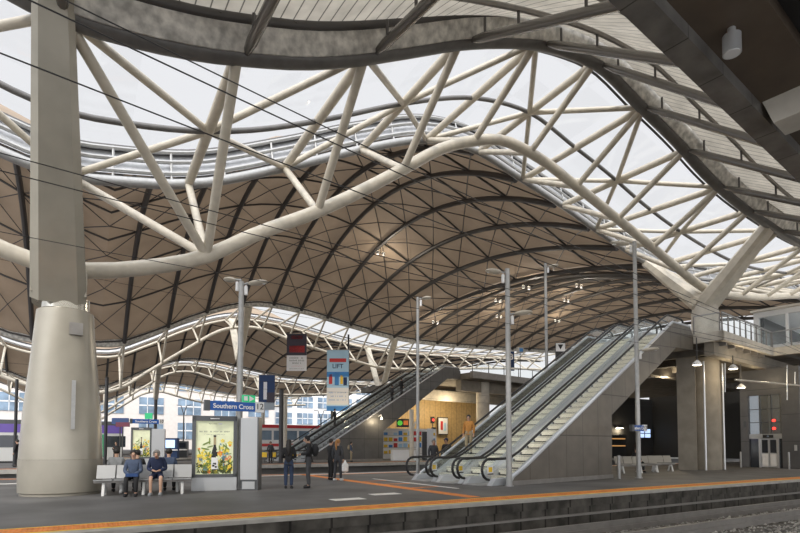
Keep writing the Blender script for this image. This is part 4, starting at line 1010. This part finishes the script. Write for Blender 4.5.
# far platform clutter
for (px, py, v, wpx, hpx, m, lab, tx) in ((120, 421, 55.5, 11, 4, b_navy_s, 'small dark blue sign behind the train', ''), (122.5, 424.5, 54, 9, 3, maroon_s, 'small maroon direction sign in front of the train', ''), (210, 433, 60, 9, 8, mat('amber_screen', (.8, .4, .12), .5, emit=(.9, .45, .12), estr=.6), 'amber screen left of the wine poster', ''), (148.5, 416, 56, 5, 4, signgreen, 'little green exit sign above the far poster', '')):
    q = P(px, py, v); s = v/ (530*.8566) * 1.15; r = empty('direction_sign', (q.x, q.y, q.z), RA, label=lab, cat='sign')
    MB().box(-wpx*s/2, wpx*s/2, 0, .12, -hpx*s/2, hpx*s/2).build('board', m, r)
    MB().tube([(0, .06, hpx*s/2), (0, .06, -q.z)], .05, 6).build('stem', dark_steel, r)
def y_lamp(px, ytop, v, label):
    q = P(px, ytop, v); r = empty('twin_lamp', (q.x, q.y, 0), RA, label=label, cat='lamp post', group='twin lamps')
    MB().lathe([(.1, 0), (.08, q.z-1.2)], n=8).build('pole', dark_steel, r)
    for s in (-1, 1): MB().tube([(0, 0, q.z-1.2), (s*.35, 0, q.z-.1), (s*.9, 0, q.z)], .05, 6).build('arm', dark_steel, r)
y_lamp(184, 405, 70, 'dark twin armed lamp standing left of the wine poster'); y_lamp(321, 410, 60, 'thin dark twin lamp near the pale stair')
q = P(267, 445, 44); person(q.x-.35, 41.9, TO+.5, 'person in dark coat standing far off behind the number 12 plate', 1.7, 0, False, c_char, c_black)
for i, px in enumerate((264.5, 273.5, 292)):
    q = P(px, 449, 43); r = empty('safety_sign', (q.x, q.y, 0), RA, label=('yellow sign stand furthest from the couple', 'yellow sign stand between two others', 'yellow sign stand behind the standing couple')[i], cat='sign', group='yellow sign stands')
    MB().box(-.28, .28, 0, .05, .35, .95).build('plate', frame_grey, r); MB().box(-.2, .2, -.02, 0, .45, .85).build('yellow_patch', yellowsign, r); MB().box(-.03, .03, .0, .05, 0, .35).build('stem', frame_grey, r)

for i, (px, v, w_, h_, m, lab) in enumerate(((169, 62, 1.7, 2.2, b_navy, 'dark blue kiosk with pale counter left of the wine poster'), (182, 64.5, 1.1, 1.9, frame_grey, 'grey ticket machine next to the dark blue kiosk'))):
    q = P(px, 445, v); r = empty('ticket_kiosk', (q.x, v, 0), RA+.2, label=lab, cat='kiosk')
    MB().box(-w_/2, w_/2, 0, 1, 0, h_).build('cabinet', m, r); MB().box(-w_/2-.05, w_/2+.05, -.15, 0, .85, .98).build('counter', signwhite, r); MB().box(-w_*.35, w_*.35, -.04, 0, 1.15, h_-.2).build('screen', darkglass if i else screenglow, r)
for i, (px, v) in enumerate(((262, 44.9),)):
    q = P(px, 445, v); bench(q.x, v, math.radians(175), 3, ('far bench behind the grey pylon' if i == 0 else 'far bench behind the standing couple'), 'far platform benches')
# bus with red band beyond
q = P(258, 425, 96); r = empty('bus', (q.x, 96, 0), -.05, label='white coach with red roof band standing beyond the tracks', cat='bus')
MB().box(0, 15, 0, 3, .6, 4.6).build('body', facade_white, r); MB().box(-.02, 15.02, -.03, 3.03, 4.6, 5.2).build('roof_band', red_paint, r)
for i in range(6): MB().box(.5+i*2.4, 2.5+i*2.4, -.04, .02, 2.4, 4.1).build('window', blueglass, r)
MB().box(-.02, 15.02, -.05, .0, 1.2, 1.7).build('stripe', b_red, r)
for x in (2.5, 12): MB().lathe([(.55, 0), (.55, .3)], n=16).xf(Matrix.Translation((x, .2, .55)) @ Matrix.Rotation(PI/2, 4, 'X')).build('wheel', rubber, r)

# buildings beyond
def building(u0, u1, v, h, m, label, cols, rows, wfrac=.6, gl=blueglass, z0=2.):
    r = empty('building', (u0, v, 0), label=label, cat='building')
    L = u1-u0; MB().box(0, L, 0, 12, 0, h).build('wall', m, r)
    cw, rh = L/cols, (h-z0)/rows
    for i in range(cols):
        for j in range(rows):
            x, z = i*cw, z0+j*rh
            w_ = MB().box(x+cw*(1-wfrac)/2, x+cw*(1+wfrac)/2, -.25, .1, z+rh*.18, z+rh*.85).build('window', gl, r)
            mu = MB()
            for q in (1/3, 2/3): mu.box(x+cw*(1-wfrac)/2+cw*wfrac*q-.1, x+cw*(1-wfrac)/2+cw*wfrac*q+.1, -.35, -.2, z+rh*.18, z+rh*.85)
            mu.box(x+cw*(1-wfrac)/2, x+cw*(1+wfrac)/2, -.35, -.2, z+rh*.5, z+rh*.55)
            mu.build('glazing_bars', facade_white, w_)
building(-90, 0, 190, 26, facade_pink, 'pale stone street building with big gridded windows, furthest left', 8, 3)
building(2, 60, 188, 26, facade_pink, 'pale stone street building with blue windows behind the far poster', 5, 3, .62)
building(62, 130, 196, 34, facade_white, 'white street building behind the red banded coach', 8, 5, .75)

q = P(560.5, 352, 30); r = empty('direction_sign', q, RA, label='black and white arrow sign above the rear escalator handrail', cat='sign')
MB().box(-.4, .4, 0, .12, -.75, .75).build('board', black_steel, r); MB().box(-.38, .38, -.02, 0, .05, .72).build('white_panel', signwhite, r)
MB().prism([(-.22, -.03, .62), (.22, -.03, .62), (0, -.03, .2)], (0, .008, 0)).build('arrow', ink, r)
MB().tube([(0, .06, -.75), (0, .06, 7.43-q.z)], .06, 6).build('stem', dark_steel, r)
q = P(511.5, 361, 44.6); r = empty('direction_sign', q, RA, label='dark blue upright sign with a white 3 on the far deck railing', cat='sign')
MB().box(-.32, .32, 0, .12, -1.1, 1.1).build('board', b_navy, r); text('lettering', '3', .95, (0, -.01, .45), (PI/2, 0, 0), signwhite, r, bold=.02)
MB().box(-.3, .3, -.02, 0, -.95, -.75).build('white_strip', signwhite, r)
q = P(521, 350, 44.8); r = empty('screen', q, RA+.3, label='small pale boxed screen with blue face above the far deck', cat='screen')
MB().box(-.35, .35, 0, .4, -.3, .3).build('casing', panel_grey, r); MB().box(-.2, .25, -.02, 0, -.2, .2).build('display', b_mid, r); MB().tube([(0, .2, -.3), (0, .2, 9.25-q.z)], .04, 6).build('stem', dark_steel, r)
# pendant lamps under the concourse
for i, (px, py, v) in enumerate(((697, 365, 15.5), (733, 369, 15.2), (741, 388, 16.5))):
    q = P(px, py, v); r = empty('pendant_lamp', (q.x, q.y, q.z), label=('white dome lamp hanging beside the square pillar', 'white dome lamp hanging beside the round pillar', 'small dome lamp hanging in front of the lift tower')[i], cat='lamp', group='dome lamps under the concourse')
    MB().lathe([(.26, 0), (.24, .06), (.12, .2), (.04, .26)], n=18).build('shade', signwhite, r, True)
    MB().lathe([(.2, -.01), (.2, .02)], n=16).build('bulb', lampglow, r)
    MB().tube([(0, 0, .26), (0, 0, (7.04, 6.31, 6.31)[i]-q.z)], .03, 6).build('stem', dark_steel, r)
for i, (px, y0, y1, v) in enumerate(((725, 363, 392, 14.6), (787, 365, 400, 14.2), (795, 372, 384, 14.0))):
    a, b = P(px, y0, v), P(px, y1, v)
    o = MB().tube([a, b + (a-b)*0], .03, 6).build('hanging_rod', alum, None, True); tag(o, ('steel hanger rod in front of the round pillar', 'long steel hanger rod in front of the lift glass', 'short steel hanger rod furthest right under the deck')[i], 'rod', 'hanger rods')
a = P(733, 380, 14.8); o = MB().tube([(a.x, 14.7, a.z), (a.x+13, 13.9, a.z+.05)], .05, 8).build('conduit', cream, None, True); tag(o, 'long cream conduit crossing in front of the lift tower', 'pipe')

# overhead wires of the tracks
wires = [((-.89, 7.34), (1.91, 7.74), 6.0), ((-.39, 6.53), (1.69, 6.89), 6.14), ((-.06, 5.94), (1.68, 6.24), 5.85), ((-.1, 10.5), (3.3, 10.77), 6.2), ((-2.28, 30.4), (7.7, 32.1), 10.1), ((-1.5, 8.6), (3, 8.9), 5.2), ((-1.5, 12.4), (3, 12.5), 5.6), ((-6, 36), (12, 37), 5.6), ((-6, 30), (12, 30.8), 5.4)]
wl = ['contact wire crossing lowest in front of the huge column top', 'upper overhead wire of the close pair', 'lower overhead wire of the close pair', 'overhead wire sagging across the middle of the brown roof', 'overhead wire crossing the lower shaft of the huge column', 'overhead wire above the near rails', 'overhead wire above the near platform edge', 'overhead wire above the far platform edge', 'overhead wire above the track behind the benches']
for (a, b, z), lab in zip(wires, wl):
    d = Vector((b[0]-a[0], b[1]-a[1])).normalized(); p0 = Vector(a) - d*4; L = 60
    pts = [(p0.x+d.x*L*i/20, p0.y+d.y*L*i/20, z - .25*math.sin(PI*((i/10) % 1))) for i in range(21)]
    o = MB().tube(pts, .008 if z < 5.9 else .010, 5).build('overhead_wire', black_steel, None, True); tag(o, lab, 'wire', 'overhead wires')

# ------------------------------------------------------------------ light
w = bpy.data.worlds.new('sky'); bpy.context.scene.world = w; w.use_nodes = True
nt = w.node_tree; bg = nt.nodes['Background']
tc = nt.nodes.new('ShaderNodeTexCoord'); dot = nt.nodes.new('ShaderNodeVectorMath'); dot.operation = 'DOT_PRODUCT'
dot.inputs[1].default_value = Vector((-.3, -.5, .8)).normalized()
mr = nt.nodes.new('ShaderNodeMapRange'); mr.inputs['From Min'].default_value = .3; mr.inputs['From Max'].default_value = 1.; mr.inputs['To Min'].default_value = 1.0; mr.inputs['To Max'].default_value = 3.6
nt.links.new(tc.outputs['Generated'], dot.inputs[0]); nt.links.new(dot.outputs['Value'], mr.inputs['Value'])
bg.inputs['Color'].default_value = (.86, .87, .89, 1); nt.links.new(mr.outputs['Result'], bg.inputs['Strength'])
def lamp(kind, name, loc, rot, e, col, **k):
    l = bpy.data.lights.new(name, kind); l.energy = e; l.color = col
    for a, b in k.items(): setattr(l, a, b)
    o = bpy.data.objects.new(name, l); C.objects.link(o); o.location = loc; o.rotation_euler = rot; return o
sun = lamp('SUN', 'sun', (0, 0, 60), (0, 0, 0), 1.2, (1, .93, .82), angle=math.radians(3))
sun.rotation_euler = Vector((.55, .55, -.62)).to_track_quat('-Z', 'Y').to_euler()
# point lamps for dome lamps and wall lamps, others without any fixture
for (x, y, z, e) in ((47.2, 39.2, 3.2, 60), (53.5, 39.2, 3.1, 120), (31.5, 15.6, 5.6, 70), (34, 15.2, 5.5, 60), (23, 51, 5.5, 250), (33, 50, 5.6, 500), (38, 51, 5.8, 500), (e_[0]-.3, e_[1]-.5, 3.7, 90), (35.9, 16.9, 5.6, 22), (35, 22, 6, 250)):
    lamp('POINT', 'lamp', (x, y, z), (0, 0, 0), e, (1, .82, .55), shadow_soft_size=.2)
for u, v in UPL: lamp('POINT', 'uplight', (u, v, Z1(u, (v-23.6)/36.8)-2.2), (0, 0, 0), 260, (1, .9, .75), shadow_soft_size=.3)
sc = bpy.context.scene
sc.cycles.transparent_max_bounces = 32
sc.view_settings.view_transform = 'Standard'; sc.view_settings.look = 'None'; sc.view_settings.gamma = 1; sc.view_settings.use_curve_mapping = False
sc.view_settings.exposure = 0.
